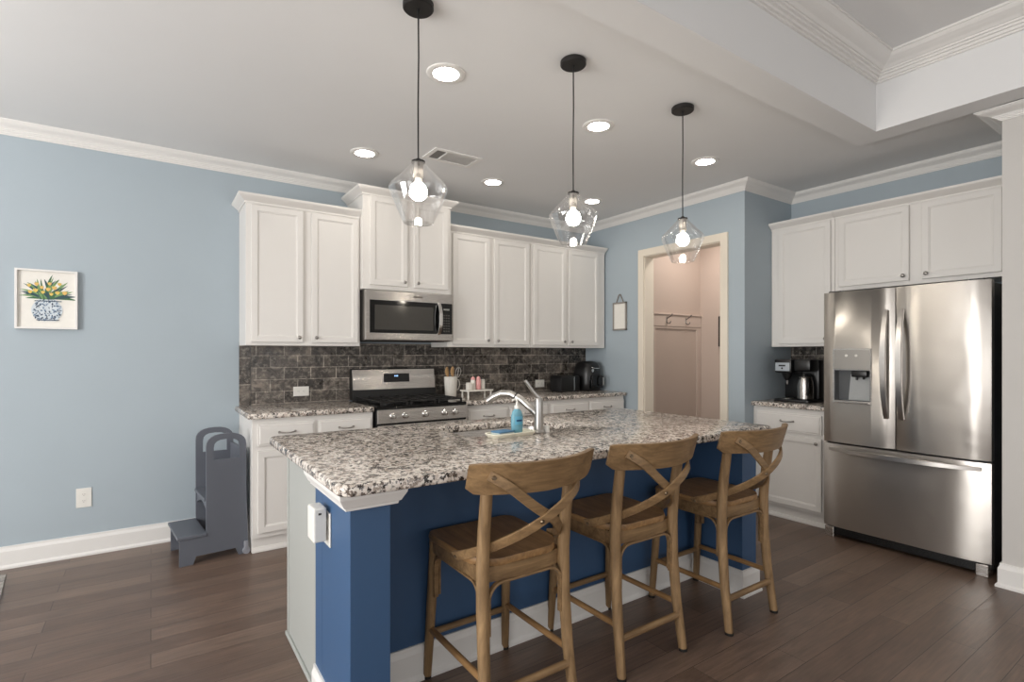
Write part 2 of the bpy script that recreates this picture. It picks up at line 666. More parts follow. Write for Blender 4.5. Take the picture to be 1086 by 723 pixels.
# ceilings
bm = B()
box(bm, XL, HX + .1, 1.5, YB + .12, ZC, ZC + .1)
box(bm, 3.76, HX + .1, STUB_Y - .3, 1.5, ZC, ZC + .1)
struct('ceiling', bm, M['ceil'])
bm = B(); box(bm, XL, 3.8, YF, 1.5, ZT, ZT + .1); struct('ceiling_tray', bm, M['ceil'])
BX0, BX1, BY0, BY1 = 3.68, 3.855, 1.41, 1.585
bm = B()
prism(bm, [(XL, BY0), (BX0, BY0), (BX0, YF), (BX1, YF), (BX1, BY1), (XL, BY1)], 'z', ZB, ZT + .05)
struct('trim_1', bm, M['ceil'])
bm = B(); box(bm, BX1 - .01, STUB_X + .05, YF, STUB_Y, ZB, ZC + .1); struct('trim_2', bm, M['ceil'])


def crown_prof(zt, p, d):
    pts = [(1, .11), (.94, .11), (.91, .17), (.83, .27), (.68, .37), (.52, .45), (.42, .55), (.365, .55), (.355, .64),
           (.27, .65), (.26, .75), (.17, .76), (.16, .89), (.08, .90), (.08, 1.0)]
    return [(0, zt), (p, zt)] + [(p * a, zt - d * b) for a, b in pts] + [(0, zt - d)]


bm = B()
sweep(bm, [(XL, YB), (W2, YB), (W2, YR), (W3, YR), (W3, STUB_Y)], crown_prof(ZC, .08, .078), -1)
struct('trim_3', bm, M['trim'])
bm = B()
sweep(bm, [(XL, BY0), (BX0, BY0), (BX0, YF)], crown_prof(ZT, .14, .112), -1)
struct('trim_4', bm, M['trim'])
bm = B()
sweep(bm, [(STUB_X + .4, STUB_Y), (STUB_X, STUB_Y), (STUB_X, YF)], crown_prof(ZB, .1, .055), -1)
struct('trim_5', bm, M['trim'])


def base_prof(h=.135, t=.016):
    return [(0, 0), (t + .01, 0), (t + .01, .012), (t + .003, .02), (t, .024), (t, h - .03), (t * .8, h - .022), (t * .55, h - .012), (t * .5, h), (0, h)]


bm = B(); sweep(bm, [(XL, YB), (.55, YB)], base_prof(), -1); struct('baseboard_back', bm, M['trim'])
bm = B(); sweep(bm, [(STUB_X + .35, STUB_Y), (STUB_X, STUB_Y), (STUB_X, YF)], base_prof(), -1); struct('baseboard_stub', bm, M['trim'])
bm = B(); sweep(bm, [(W2, DO0 - .065), (W2, YR), (4.13, YR)], base_prof(), -1); struct('baseboard_doorway', bm, M['trim'])
bm = B(); sweep(bm, [(W2 + .12, HY), (HX, HY), (HX, YR + .12)], base_prof(), -1); struct('baseboard_hall', bm, M['trim'])

# door casing and jamb
bm = B()
def casing_bar(y0, y1, z0, z1):
    box(bm, W2 - .018, W2 + .001, y0, y1, z0, z1, .004)
cw = .065
box(bm, W2 - .02, W2 + .002, DO1 - .005, DO1 + cw, 0, DZ + cw, .004)
box(bm, W2 - .02, W2 + .002, DO0 - cw, DO0 + .005, 0, DZ + cw, .004)
box(bm, W2 - .02, W2 + .002, DO0, DO1, DZ - .005, DZ + cw, .004)
box(bm, W2 - .004, W2 + .125, DO1 - .012, DO1, 0, DZ)
box(bm, W2 - .004, W2 + .125, DO0, DO0 + .012, 0, DZ)
box(bm, W2 - .004, W2 + .125, DO0, DO1, DZ - .012, DZ)
struct('door_1', bm, paint('cream_door_casing_paint', rgb(232, 222, 206), .4, .01, 0))

# hall wall panelling below the hook rail
M['halltrim'] = paint('taupe_panel_paint', rgb(206, 188, 176), .4, .015, 0)
bm = B()
box(bm, W2 + .13, HX - .001, HY - .012, HY, 1.58, 1.605, .002)
for x in (4.30, HX - .075):
    box(bm, x, x + .07, HY - .012, HY, .13, 1.58, .002)
struct('trim_6', bm, M['halltrim'])

# backsplash tile
CT = .922
bm = B()
box(bm, .625, W2 - .002, YB - .010, YB, CT, 1.40)
struct('wall_backsplash', bm, M['tile'])
bm = B(); box(bm, .545, .622, YB - .010, YB, CT, 1.40); struct('wall_backsplash_edge', bm, M['tilev'])
bm = B(); box(bm, W3 - .010, W3, 1.88, YR - .001, CT, 1.40); struct('wall_backsplash_right', bm, M['tiley'])


# ------------------------------------------------------------------ cabinets (local frame: wall at y=0, front towards -y, x to the right)
def door_bm(x0, x1, z0, z1, yf, t=.02, rail=.055, dep=.008):
    """recessed-panel door whose back is at yf; front at yf - t"""
    bm = B()
    box(bm, x0, x1, yf - t, yf, z0, z1, .003)
    bm.faces.ensure_lookup_table()
    f = max((f for f in bm.faces if f.normal.y < -.9), key=lambda f: f.calc_area())
    bmesh.ops.inset_region(bm, faces=[f], thickness=rail - .003, depth=0)
    bmesh.ops.inset_region(bm, faces=[f], thickness=.004, depth=0)
    bmesh.ops.translate(bm, verts=f.verts[:], vec=(0, dep * .55, 0))
    bmesh.ops.inset_region(bm, faces=[f], thickness=.006, depth=0)
    bmesh.ops.inset_region(bm, faces=[f], thickness=.004, depth=0)
    bmesh.ops.translate(bm, verts=f.verts[:], vec=(0, dep * .45, 0))
    return bm


def drawer_bm(x0, x1, z0, z1, yf, t=.02):
    bm = B()
    box(bm, x0, x1, yf - t * .72, yf, z0, z1, .002)
    bm.faces.ensure_lookup_table()
    f = max((f for f in bm.faces if f.normal.y < -.9), key=lambda f: f.calc_area())
    bmesh.ops.inset_region(bm, faces=[f], thickness=.012, depth=0)
    bmesh.ops.inset_region(bm, faces=[f], thickness=.006, depth=0)
    bmesh.ops.translate(bm, verts=f.verts[:], vec=(0, -t * .28, 0))
    return bm


def knob(par, x, z, yf):
    bm = B()
    prof = [(.0045, 0), (.0045, .010), (.008, .014), (.0125, .018), (.0135, .022), (.011, .026), (.005, .028)]
    lathe(bm, prof, 20, cap0=True, cap1=True)
    bmesh.ops.rotate(bm, verts=bm.verts[:], matrix=Matrix.Rotation(PI / 2, 3, 'X'))
    bmesh.ops.translate(bm, verts=bm.verts[:], vec=(x, yf, z))
    return obj('knob', bm, M['nickel'], par, 40)


def pull(par, x, z, yf, w=.10):
    bm = B()
    pts = []
    for k in range(13):
        t = k / 12
        u = -1 + 2 * t
        d = .028 * (1 - abs(u) ** 4)
        pts.append((x + u * w / 2, yf - d, z - .004 * (1 - u * u)))
    tube(bm, pts, [.0055 - .0015 * (1 - abs(-1 + 2 * k / 12)) for k in range(13)], 10)
    cyl(bm, (x - w / 2, yf, z), (x - w / 2, yf - .006, z), .009, .006, 12)
    cyl(bm, (x + w / 2, yf, z), (x + w / 2, yf - .006, z), .009, .006, 12)
    return obj('pull_handle', bm, M['nickel'], par, 50)


def cab_crown(par, x0, x1, d, zt, left, right, p=.05, h=.06):
    bm = B()
    path = []
    if left:
        path.append((x0, -.002))
    path += [(x0, -d), (x1, -d)]
    if right:
        path.append((x1, -.002))
    prof = [(-.012, zt), (p, zt), (p, zt - .012), (p * .9, zt - .018), (p * .55, zt - .032), (p * .25, zt - .044), (p * .14, zt - .048), (p * .14, zt - h), (-.012, zt - h)]
    sweep(bm, path, prof, -1)
    return obj('crown_moulding', bm, M['cab'], par, 40)


def upper(label, x0, x1, z0, z1, d, doors, left=False, right=False, loc=(0, YB, 0), rz=0, group='white wall cabinets', zt=None, bot=.0):
    """doors: (xa, xb, za, zb, knob side)"""
    r = thing('wall_cabinet', label, 'cabinet', loc, rz, group)
    bm = B(); box(bm, x0, x1, -d, -.003, z0, z1, .002)
    obj('cabinet_body', bm, M['cab'], r)
    cab_crown(r, x0, x1, d, zt or z1 + .045, left, right)
    for (xa, xb, za, zb, ks) in doors:
        dr = obj('door', door_bm(xa, xb, za, zb, -d - .001), M['cab'], r)
        knob(dr, xb - .03 if ks == 'r' else xa + .03, za + .035, -d - .021)
    return r


UD = .33
ZU0, ZU1 = 1.372, 2.385
upper('white two-door wall cabinet at the left end of the run, left of the microwave', .545, 1.352, ZU0, ZU1, UD,
      [(.578, .925, 1.397, 2.36, 'r'), (.985, 1.332, 1.397, 2.36, 'l')], left=True)
upper('taller white two-door wall cabinet standing over the microwave', 1.354, 2.118, 1.818, 2.565, .395,
      [(1.405, 1.715, 1.852, 2.545, 'r'), (1.772, 2.085, 1.852, 2.545, 'l')], left=True, right=True, zt=2.61)
upper('white two-door wall cabinet just right of the microwave', 2.120, 3.012, ZU0, ZU1, UD,
      [(2.165, 2.545, 1.397, 2.36, 'r'), (2.592, 2.985, 1.397, 2.36, 'l')])
upper('white two-door wall cabinet at the right end of the back wall, above the toaster', 3.014, 3.995, ZU0, ZU1, UD,
      [(3.042, 3.445, 1.397, 2.36, 'r'), (3.482, 3.895, 1.397, 2.36, 'l')])
# right wall, local x runs from the return wall towards the camera
RW = dict(loc=(W3, YR, 0), rz=-PI / 2)
upper('tall white single-door wall cabinet over the coffee maker', .004, .512, ZU0, ZU1, UD, [(.075, .488, 1.397, 2.36, 'r')], zt=2.425, **RW)
upper('short white two-door wall cabinet above the refrigerator', .514, 1.592, 1.80, ZU1, UD,
      [(.548, 1.008, 1.83, 2.36, 'r'), (1.082, 1.50, 1.83, 2.36, 'l')], zt=2.425, **RW)


def base(label, x0, x1, d, fronts, loc=(0, YB, 0), rz=0, zt=.885):
    r = thing('base_cabinet', label, 'cabinet', loc, rz, 'white base cabinets')
    bm = B(); box(bm, x0, x1, -d, -.004, .10, zt, .002)
    obj('cabinet_body', bm, M['cab'], r)
    bm = B()
    box(bm, x0 + .002, x1 - .002, -d + .035, -.004, .001, .10)
    sweep(bm, [(x0 + .003, -d + .035), (x1 - .003, -d + .035)], [(0, .001), (.018, .001), (.018, .012), (.008, .03), (0, .032)], -1)
    obj('plinth', bm, M['cab'], r)
    for f in fronts:
        kind, xa, xb, za, zb = f[:5]
        if kind == 'drawer':
            dr = obj('drawer_front', drawer_bm(xa, xb, za, zb, -d - .001), M['cab'], r)
            pull(dr, (xa + xb) / 2, (za + zb) / 2 + .012, -d - .021)
        else:
            dr = obj('door', door_bm(xa, xb, za, zb, -d - .001), M['cab'], r)
            knob(dr, xb - .03 if f[5] == 'r' else xa + .03, zb - .035, -d - .021)
    return r


def two_by_two(x0, x1, a=.032):
    mid = (x0 + x1) / 2
    return [('drawer', x0 + a, mid - .012, .705, .85), ('drawer', mid + .012, x1 - a * .3, .705, .85),
            ('door', x0 + a, mid - .012, .135, .672, 'r'), ('door', mid + .012, x1 - a * .3, .135, .672, 'l')]


base('white base cabinet with two drawers, between the grey step stool and the range', .545, 1.355, .615, two_by_two(.545, 1.355))
base('white base cabinet just right of the range, partly hidden by the island', 2.125, 3.0, .615, two_by_two(2.125, 3.0))
base('white base cabinet under the toaster, at the doorway end of the back wall', 3.002, 3.985, .615, two_by_two(3.002, 3.985))
base('white base cabinet with one drawer and one door, beside the refrigerator', .004, .585, .605,
     [('drawer', .035, .55, .70, .845), ('door', .035, .55, .125, .672, 'r')], **RW)


# ------------------------------------------------------------------ countertops
def slab(bm, outer, z0, z1, hole=None, bev=.009):
    vo = [bm.verts.new((x, y, z0)) for x, y in outer]
    es = [bm.edges.new((vo[i], vo[(i + 1) % len(vo)])) for i in range(len(vo))]
    if hole:
        vh = [bm.verts.new((x, y, z0)) for x, y in hole]
        es += [bm.edges.new((vh[i], vh[(i + 1) % len(vh)])) for i in range(len(vh))]
        bmesh.ops.triangle_fill(bm, use_beauty=True, use_dissolve=False, edges=es)
    else:
        bm.faces.new(vo)
    fs = bm.faces[:]
    r = bmesh.ops.extrude_face_region(bm, geom=fs)
    top = [g for g in r['geom'] if isinstance(g, bmesh.types.BMVert)]
    bmesh.ops.translate(bm, verts=top, vec=(0, 0, z1 - z0))
    bm.normal_update()
    if bev:
        be = [e for e in bm.edges if len(e.link_faces) == 2 and abs(e.verts[0].co.z - e.verts[1].co.z) < 1e-6
              and any(abs(f.normal.z) < .2 for f in e.link_faces) and any(abs(f.normal.z) > .8 for f in e.link_faces)]
        bmesh.ops.bevel(bm, geom=be, offset=bev, segments=3, affect='EDGES', profile=0.5)


bm = B(); slab(bm, rrect(.515, 1.358, 3.765, YB - .011, .01, 2), .886, CT)
tag(obj('countertop', bm, M['granite'], None, 35), 'short speckled granite countertop left of the range', 'countertop', 'speckled granite countertops')
bm = B(); slab(bm, rrect(2.122, 3.998, 3.765, YB - .011, .01, 2), .886, CT)
tag(obj('countertop', bm, M['granite'], None, 35), 'long speckled granite countertop right of the range, with the toaster on it', 'countertop', 'speckled granite countertops')
bm = B(); slab(bm, rrect(4.105, W3 - .011, 1.897, YR - .002, .01, 2), .886, CT)
tag(obj('countertop', bm, M['granite'], None, 35), 'small speckled granite countertop under the coffee maker', 'countertop', 'speckled granite countertops')

# island
SX0, SX1, SY0, SY1 = 1.25, 1.88, 2.17, 2.56
bm = B()
slab(bm, rrect(.462, 2.824, 1.572, 2.745, .05, 6), .882, .918, rrect(SX0, SX1, SY0, SY1, .07, 5))
tag(obj('island_countertop', bm, M['granite'], None, 35), 'large speckled granite island top with a sink cut into it', 'countertop', 'speckled granite countertops')

isl = thing('kitchen_island', 'blue panelled kitchen island with white end panel and baseboard', 'kitchen island', (1.65, 2.1, 0))
def L(x, y):
    return x - 1.65, y - 2.1
def lbox(bm, x0, x1, y0, y1, z0, z1, bev=0.0, mi=0):
    box(bm, x0 - 1.65, x1 - 1.65, y0 - 2.1, y1 - 2.1, z0, z1, bev, mi)
bm = B()
lbox(bm, .545, 2.765, 2.072, 2.15, .1, .881); lbox(bm, .545, 1.22, 2.15, 2.63, .1, .881); lbox(bm, 1.91, 2.765, 2.15, 2.63, .1, .881)
lbox(bm, 1.22, 1.91, 2.60, 2.63, .1, .881); lbox(bm, 1.22, 1.91, 2.15, 2.60, .1, .60)
obj('cabinet_body', bm, M['cab'], isl)
bm = B(); lbox(bm, .530, .545, 2.072, 2.635, .001, .881, .002); lbox(bm, .518, .530, 2.072, 2.635, .001, .02, .004)
lbox(bm, .527, .531, 2.60, 2.635, .02, .881, .001)
o = obj('end_panel', bm, paint('pale_grey_panel_paint', rgb(168, 170, 166), .45, .012, 0), isl); o['label'] = 'pale grey end panel'
for x0, x1 in ((.56, 1.29), (1.3, 2.02), (2.03, 2.755)):
    bm = door_bm(-(x1 - 1.65), -(x0 - 1.65), .13, .85, -(2.631 - 2.1))
    bmesh.ops.rotate(bm, verts=bm.verts[:], matrix=Matrix.Rotation(PI, 3, 'Z'))
    dd = obj('door', bm, M['cab'], isl)
bm = B(); lbox(bm, .56, 2.755, 2.1, 2.57, .001, .1); obj('plinth', bm, M['cab'], isl)
bm = B(); lbox(bm, .515, 2.775, 1.975, 2.07, .001, .881); obj('half_wall', bm, M['navy'], isl)
for x0, x1 in ((.515, .648), (2.642, 2.775)):
    bm = B(); lbox(bm, x0, x1, 1.65, 1.975, .001, .881, .002); obj('corner_post', bm, M['navy'], isl)
tp = [(0, .881), (.044, .881), (.042, .866), (.033, .850), (.027, .838), (.021, .835), (.019, .826), (0, .826)]
for path in ([(.515, 2.07), (.515, 1.65), (.648, 1.65), (.648, 1.97)], [(2.642, 1.97), (2.642, 1.65), (2.775, 1.65), (2.775, 2.07)]):
    bm = B(); sweep(bm, [L(*p) for p in path], tp, -1 if path[0][0] > 2 else -1)
    obj('counter_trim', bm, M['trim'], isl)
bm = B()
sweep(bm, [L(*p) for p in [(.515, 2.072), (.515, 1.65), (.648, 1.65), (.648, 1.975), (2.642, 1.975), (2.642, 1.65), (2.775, 1.65), (2.775, 2.072)]], base_prof(.14, .014), -1)
obj('baseboard', bm, M['trim'], isl)

# outlet and plug-in device on the island end
def outlet(label, loc, rz, w=.075, h=.118, horiz=False):
    r = thing('wall_outlet', label, 'outlet', loc, rz, 'white electrical outlets')
    bm = B(); box(bm, -w / 2, w / 2, -.006, -.0005, -h / 2, h / 2, .002); obj('cover_plate', bm, M['plate'], r)
    for s in (-1, 1):
        bm = B()
        c = (s * .021, 0) if horiz else (0, s * .021)
        prism(bm, [(c[0] + .014 * math.cos(a), c[1] + .0145 * math.sin(a)) for a in [2 * PI * k / 16 for k in range(16)]], 'y', -.0085, -.0055, 0)
        for dx, dz, ww, hh in ((-.005, .003, .0016, .006), (.005, .003, .0016, .006), (0, -.006, .003, .003)):
            if horiz:
                dx, dz, ww, hh = dz, dx, hh, ww
            box(bm, c[0] + dx - ww / 2, c[0] + dx + ww / 2, -.0092, -.008, c[1] + dz - hh / 2, c[1] + dz + hh / 2, 0, 1)
        obj('receptacle', bm, [M['plate'], M['slot']], r)
    return r


outlet('white outlet low on the blue wall left of the step stool', (-.36, YB, .375), 0, .08, .125)
outlet('white outlet on the tile backsplash left of the range', (.985, YB - .010, 1.015), 0, .118, .075, True)
outlet('white outlet on the tile backsplash behind the faucet', (3.37, YB - .010, 1.0), 0, .118, .078, True)
outlet('white outlet on the blue end of the island', (.515, 1.893, .702), -PI / 2)
r = thing('plug_in_adapter', 'boxy white plug-in device in the outlet on the island end', 'plug adapter', (.5055, 1.905, .665), -PI / 2)
bm = B(); box(bm, -.045, .04, -.048, -.004, 0, .118, .006); obj('housing', bm, M['plate'], r)
bm = B(); box(bm, .0395, .0415, -.032, -.022, .095, .102, .0005); obj('status_light', bm, M['slot'], r)
bm = B(); box(bm, -.03, .02, -.0042, -.0002, .05, .07); obj('plug', bm, M['slot'], r)

# ------------------------------------------------------------------ refrigerator (local: front face y=0 looking to -y, x towards the camera)
FR = thing('refrigerator', 'stainless french-door refrigerator with water dispenser and bottom freezer drawer', 'refrigerator', (4.034, 1.886, 0), -PI / 2)
FWD = .931
DS = .45          # split between the doors
bm = B(); box(bm, .006, FWD - .006, .075, .70, .03, 1.74, .006); obj('case', bm, M['black'], FR)


def curved_front(x0, x1, z0, z1, t=.07, bow=.008):
    """door slab with a softly crowned front and rounded edges"""
    n = 10
    poly = [(x1, t), (x0, t)]
    for k in range(n + 1):
        u = k / n
        x = x0 + (x1 - x0) * u
        e = min(u, 1 - u) * (x1 - x0)
        rnd = .012 * (1 - min(1, e / .012)) ** 2
        poly.append((x, rnd + bow * (2 * u - 1) ** 2 * .4))
    bm = B()
    prism(bm, poly, 'z', z0, z1, 0, .003)
    return bm


ldoor = obj('door', curved_front(.001, DS - .003, .682, 1.752), M['steel_door'], FR, 30)
rdoor = obj('door', curved_front(DS + .003, FWD - .001, .682, 1.752), M['steel_door'], FR, 30)
fdoor = obj('freezer_drawer', curved_front(.001, FWD - .001, .078, .670), M['steel_door'], FR, 30)
bm = B(); box(bm, .06, FWD - .06, .012, .075, .022, .072, .004)
for k in range(6):
    box(bm, .08, FWD - .08, .010, .013, .027 + k * .007, .030 + k * .007)
obj('grille', bm, M['black'], FR)
for x in (.012, FWD - .072):
    bm = B(); box(bm, x, x + .06, .004, .10, .0, .072, .004); obj('foot', bm, M['steel'], FR)
for x in (.03, FWD - .11):
    bm = B(); box(bm, x, x + .08, .02, .14, 1.74, 1.762, .005); obj('hinge_cover', bm, M['black'], FR)


def bow_handle(par, p0, p1, out, w, r=.012, lean=None):
    bm = B()
    p0, p1 = Vector(p0), Vector(p1)
    n = 18
    pts, ws = [], []
    for k in range(n + 1):
        u = k / n
        q = p0.lerp(p1, u)
        q.y = -.004 - out * (1 - abs(2 * u - 1) ** 2.6)
        pts.append(q)
        ws.append(w * (.72 + .28 * math.sin(PI * u)))
    wd = Vector((1, 0, 0)) if abs((p1 - p0).z) > abs((p1 - p0).x) else Vector((0, 0, 1))
    strip(bm, pts, wd, ws, r)
    return obj('handle', bm, M['steel_bar'], par, 50)


bow_handle(ldoor, (.404, 0, .885), (.404, 0, 1.60), .058, .036, .026)
bow_handle(rdoor, (.492, 0, .885), (.492, 0, 1.60), .058, .036, .026)
bow_handle(fdoor, (.05, 0, .632), (.885, 0, .632), .055, .032, .024)
# dispenser
dx0, dx1 = .072, .315
rx0, rx1, rz0, rz1, rd = dx0 + .008, dx1 - .008, .984, 1.198, .062
bm = B(); box(bm, rx0, rx1, -.03, rd, rz0, rz1)
cut_me = bpy.data.meshes.new('cutter'); bm.to_mesh(cut_me); bm.free()
cut = bpy.data.objects.new('cutter', cut_me); COL.objects.link(cut)
cut.parent = FR
md = ldoor.modifiers.new('recess', 'BOOLEAN'); md.object = cut; md.operation = 'DIFFERENCE'; md.solver = 'EXACT'
bpy.context.view_layer.update()
dm = bpy.data.meshes.new_from_object(ldoor.evaluated_get(bpy.context.evaluated_depsgraph_get()))
ldoor.modifiers.clear()
ldoor.data = dm
bpy.data.objects.remove(cut)
bm = B()
slab(bm, [(dx0, .965), (dx1, .965), (dx1, 1.348), (dx0, 1.348)], -.006, .004, [(rx0, rz0), (rx1, rz0), (rx1, rz1), (rx0, rz1)], 0)
bmesh.ops.rotate(bm, verts=bm.verts[:], matrix=Matrix.Rotation(PI / 2, 3, 'X'))
for v_ in bm.verts:
    v_.co.y = -.004 if v_.co.y < 0 else .005
dsp = obj('dispenser_bezel', bm, M['steel'], ldoor)
bm = B(); box(bm, dx0 + .006, dx1 - .006, -.007, -.003, 1.205, 1.342, .002)
obj('control_panel', bm, steel_mat('satin_grey_panel', (.50, .48, .455, 1), .42, 'x'), ldoor)
for x in (.16, .222):
    bm = B(); cyl(bm, (x, -.0065, 1.30), (x, -.009, 1.30), .009, .009, 16); obj('button', bm, M['plate'], ldoor)
bm = B()   # liner of the recess: back, sides, top and bottom
box(bm, rx0, rx1, rd - .003, rd - .0005, rz0, rz1)
box(bm, rx0, rx0 + .002, -.003, rd - .003, rz0, rz1); box(bm, rx1 - .002, rx1, -.003, rd - .003, rz0, rz1)
box(bm, rx0, rx1, -.003, rd - .003, rz1 - .002, rz1); box(bm, rx0, rx1, -.003, rd - .003, rz0, rz0 + .002)
obj('recess_liner', bm, plain('dark_grey_liner', rgb(88, 90, 92), .35), ldoor)
bm = B(); prism(bm, [(rx0 + .07, rz0 + .003), (rx1 - .02, rz0 + .003), (rx1 - .02, rz1 - .03), (rx0 + .085, rz1 - .03)], 'y', rd - .012, rd - .003)
obj('push_paddle', bm, plain('light_grey_paddle', rgb(170, 172, 172), .3), ldoor)
bm = B(); box(bm, .185, .285, .004, .045, 1.150, 1.197, .008); cyl(bm, (.215, .022, 1.155), (.215, .022, 1.130), .008, .007); cyl(bm, (.258, .022, 1.155), (.258, .022, 1.135), .009, .007)
obj('nozzle', bm, M['black'], ldoor, 40)
bm = B(); box(bm, dx0 + .006, dx1 - .006, -.02, -.004, .968, .984, .003); obj('drip_tray', bm, M['steel'], ldoor)

# ------------------------------------------------------------------ range (local: x centre, wall at y=0, front -y)
RC = 1.742
RG = thing('gas_range', 'stainless gas range with black cooktop under the microwave', 'range', (RC, YB - .012, 0))
hw = .376
bm = B(); box(bm, -hw + .002, hw - .002, -.655, -.02, .03, .905, .004); obj('body', bm, M['black'], RG)
bm = B(); box(bm, -hw, hw, -.66, -.075, .905, .925, .006)
ck = obj('cooktop', bm, M['blackgloss'], RG)
for cx in (-.235, 0, .235):
    bm = B()
    x0, x1 = cx - .108, cx + .108
    for y in (-.64, -.36, -.09):
        box(bm, x0, x1, y - .006, y + .006, .945, .957, .002)
    for x in (x0 + .006, cx, x1 - .006):
        box(bm, x - .006, x + .006, -.645, -.085, .945, .957, .002)
    for y in (-.50, -.22):
        box(bm, x0, x1, y - .005, y + .005, .945, .957, .002)
    for x in (x0 + .008, x1 - .008):
        for y in (-.64, -.09):
            box(bm, x - .007, x + .007, y - .007, y + .007, .925, .947)
    obj('grate', bm, M['iron'], ck)
for cx, cy in ((-.235, -.5), (-.235, -.22), (0, -.36), (.235, -.5), (.235, -.22)):
    bm = B(); lathe(bm, [(.05, 0), (.05, .006), (.036, .01), (.036, .016), (.0, .018)], 24, (cx, cy, .925)); obj('burner', bm, M['iron'], ck, 40)
# back guard
bm = B()
prism(bm, [(-.10, .926), (-.012, .926), (-.012, 1.185), (-.055, 1.185), (-.065, 1.175), (-.09, 1.01)], 'x', -hw, hw, 0, .003)
bg = obj('backguard', bm, M['black'], RG)
bm = B(); prism(bm, [(-.0925, 1.012), (-.086, 1.012), (-.06, 1.178), (-.0665, 1.178)], 'x', -hw + .004, hw - .004, 0, .002)
obj('control_panel', bm, M['steel'], bg)
bm = B(); prism(bm, [(-.0865, 1.07), (-.080, 1.07), (-.068, 1.142), (-.0755, 1.142)], 'x', -.105, .128, 0)
obj('display', bm, M['blackgloss'], bg)
bm = B()
for k, x in enumerate((-.008, .004, .016)):
    box(bm, x, x + .007, -.0795, -.0785, 1.113, 1.128)
obj('clock_digits', bm, M['display'], bg)
bm = B(); box(bm, -.05, .12, -.07, -.02, 1.184, 1.196, .004); obj('vent_cap', bm, M['black'], bg)
# front
bm = B(); prism(bm, [(-.655, .795), (-.682, .800), (-.672, .898), (-.655, .898)], 'x', -hw, hw, 0, .003)
fp = obj('knob_panel', bm, M['steel'], RG)
for x in (-.262, -.165, .0, .165, .26):
    bm = B()
    lathe(bm, [(.024, 0), (.024, .006), (.019, .010), (.017, .034), (.012, .036)], 24, cap0=True, cap1=True)
    box(bm, -.004, .004, -.017, .017, .034, .042, .002)
    bmesh.ops.rotate(bm, verts=bm.verts[:], matrix=Matrix.Rotation(PI / 2 + .1, 3, 'X'))
    bmesh.ops.translate(bm, verts=bm.verts[:], vec=(x, -.676, .852))
    obj('knob', bm, M['chrome'], fp, 40)
bm = B(); box(bm, -hw + .003, hw - .003, -.685, -.655, .21, .785, .005); od = obj('oven_door', bm, M['steel'], RG)
bm = B(); box(bm, -.25, .25, -.688, -.684, .32, .62, .002); obj('window', bm, M['blackgloss'], od)
bm = B()
cyl(bm, (-.34, -.735, .742), (.34, -.735, .742), .012)
for x in (-.325, .325):
    box(bm, x - .012, x + .012, -.735, -.684, .73, .754, .004)
obj('handle', bm, M['chrome'], od, 50)
bm = B(); box(bm, -hw + .003, hw - .003, -.68, -.655, .045, .2, .005); obj('drawer', bm, M['steel'], RG)
bm = B(); box(bm, -hw + .02, hw - .02, -.60, -.05, 0, .04); obj('base', bm, M['black'], RG)

# ------------------------------------------------------------------ microwave
MWO = thing('microwave', 'stainless over-the-range microwave with black glass door', 'microwave', (RC, YB - .003, 1.412))
MH = .402
bm = B(); box(bm, -.378, .378, -.385, -.012, .004, MH, .003); obj('body', bm, plain('dark_grey_metal', rgb(92, 88, 84), .4, .6), MWO)
bm = B(); box(bm, -.379, .379, -.425, -.385, .008, MH - .002, .005); fr_ = obj('front_frame', bm, M['steel'], MWO)
bm = B(); box(bm, -.345, .372, -.4275, -.4245, .065, .322, .002); obj('door_glass', bm, M['blackgloss'], fr_)
bm = B(); box(bm, -.305, .195, -.4288, -.4272, .09, .285, .002); obj('door_window', bm, plain('smoked_window', rgb(64, 62, 58), .12), fr_)
bm = B()
for i in range(7):
    for j in range(3):
        box(bm, .288 + j * .022, .303 + j * .022, -.4284, -.4272, .085 + i * .022, .095 + i * .022)
obj('keypad', bm, plain('grey_keys', rgb(80, 78, 74), .5), fr_)
bm = B(); box(bm, .29, .345, -.4284, -.4272, .265, .28); obj('clock_display', bm, plain('pale_digits', rgb(140, 140, 136), .5), fr_)
bm = B()
pts = [(.245, -.428 - .042 * (1 - abs(2 * k / 14 - 1) ** 2.5), .062 + .262 * k / 14) for k in range(15)]
strip(bm, pts, Vector((1, 0, 0)), .030, .012)
obj('handle', bm, M['chrome'], fr_, 50)
bm = B(); box(bm, .02, .1, -.4262, -.4248, .355, .368); obj('maker_badge', bm, plain('badge_grey', rgb(120, 112, 105), .4, .5), fr_)
bm = B(); box(bm, -.33, .33, -.36, -.06, 0, .006); obj('vent_grille', bm, M['black'], MWO)


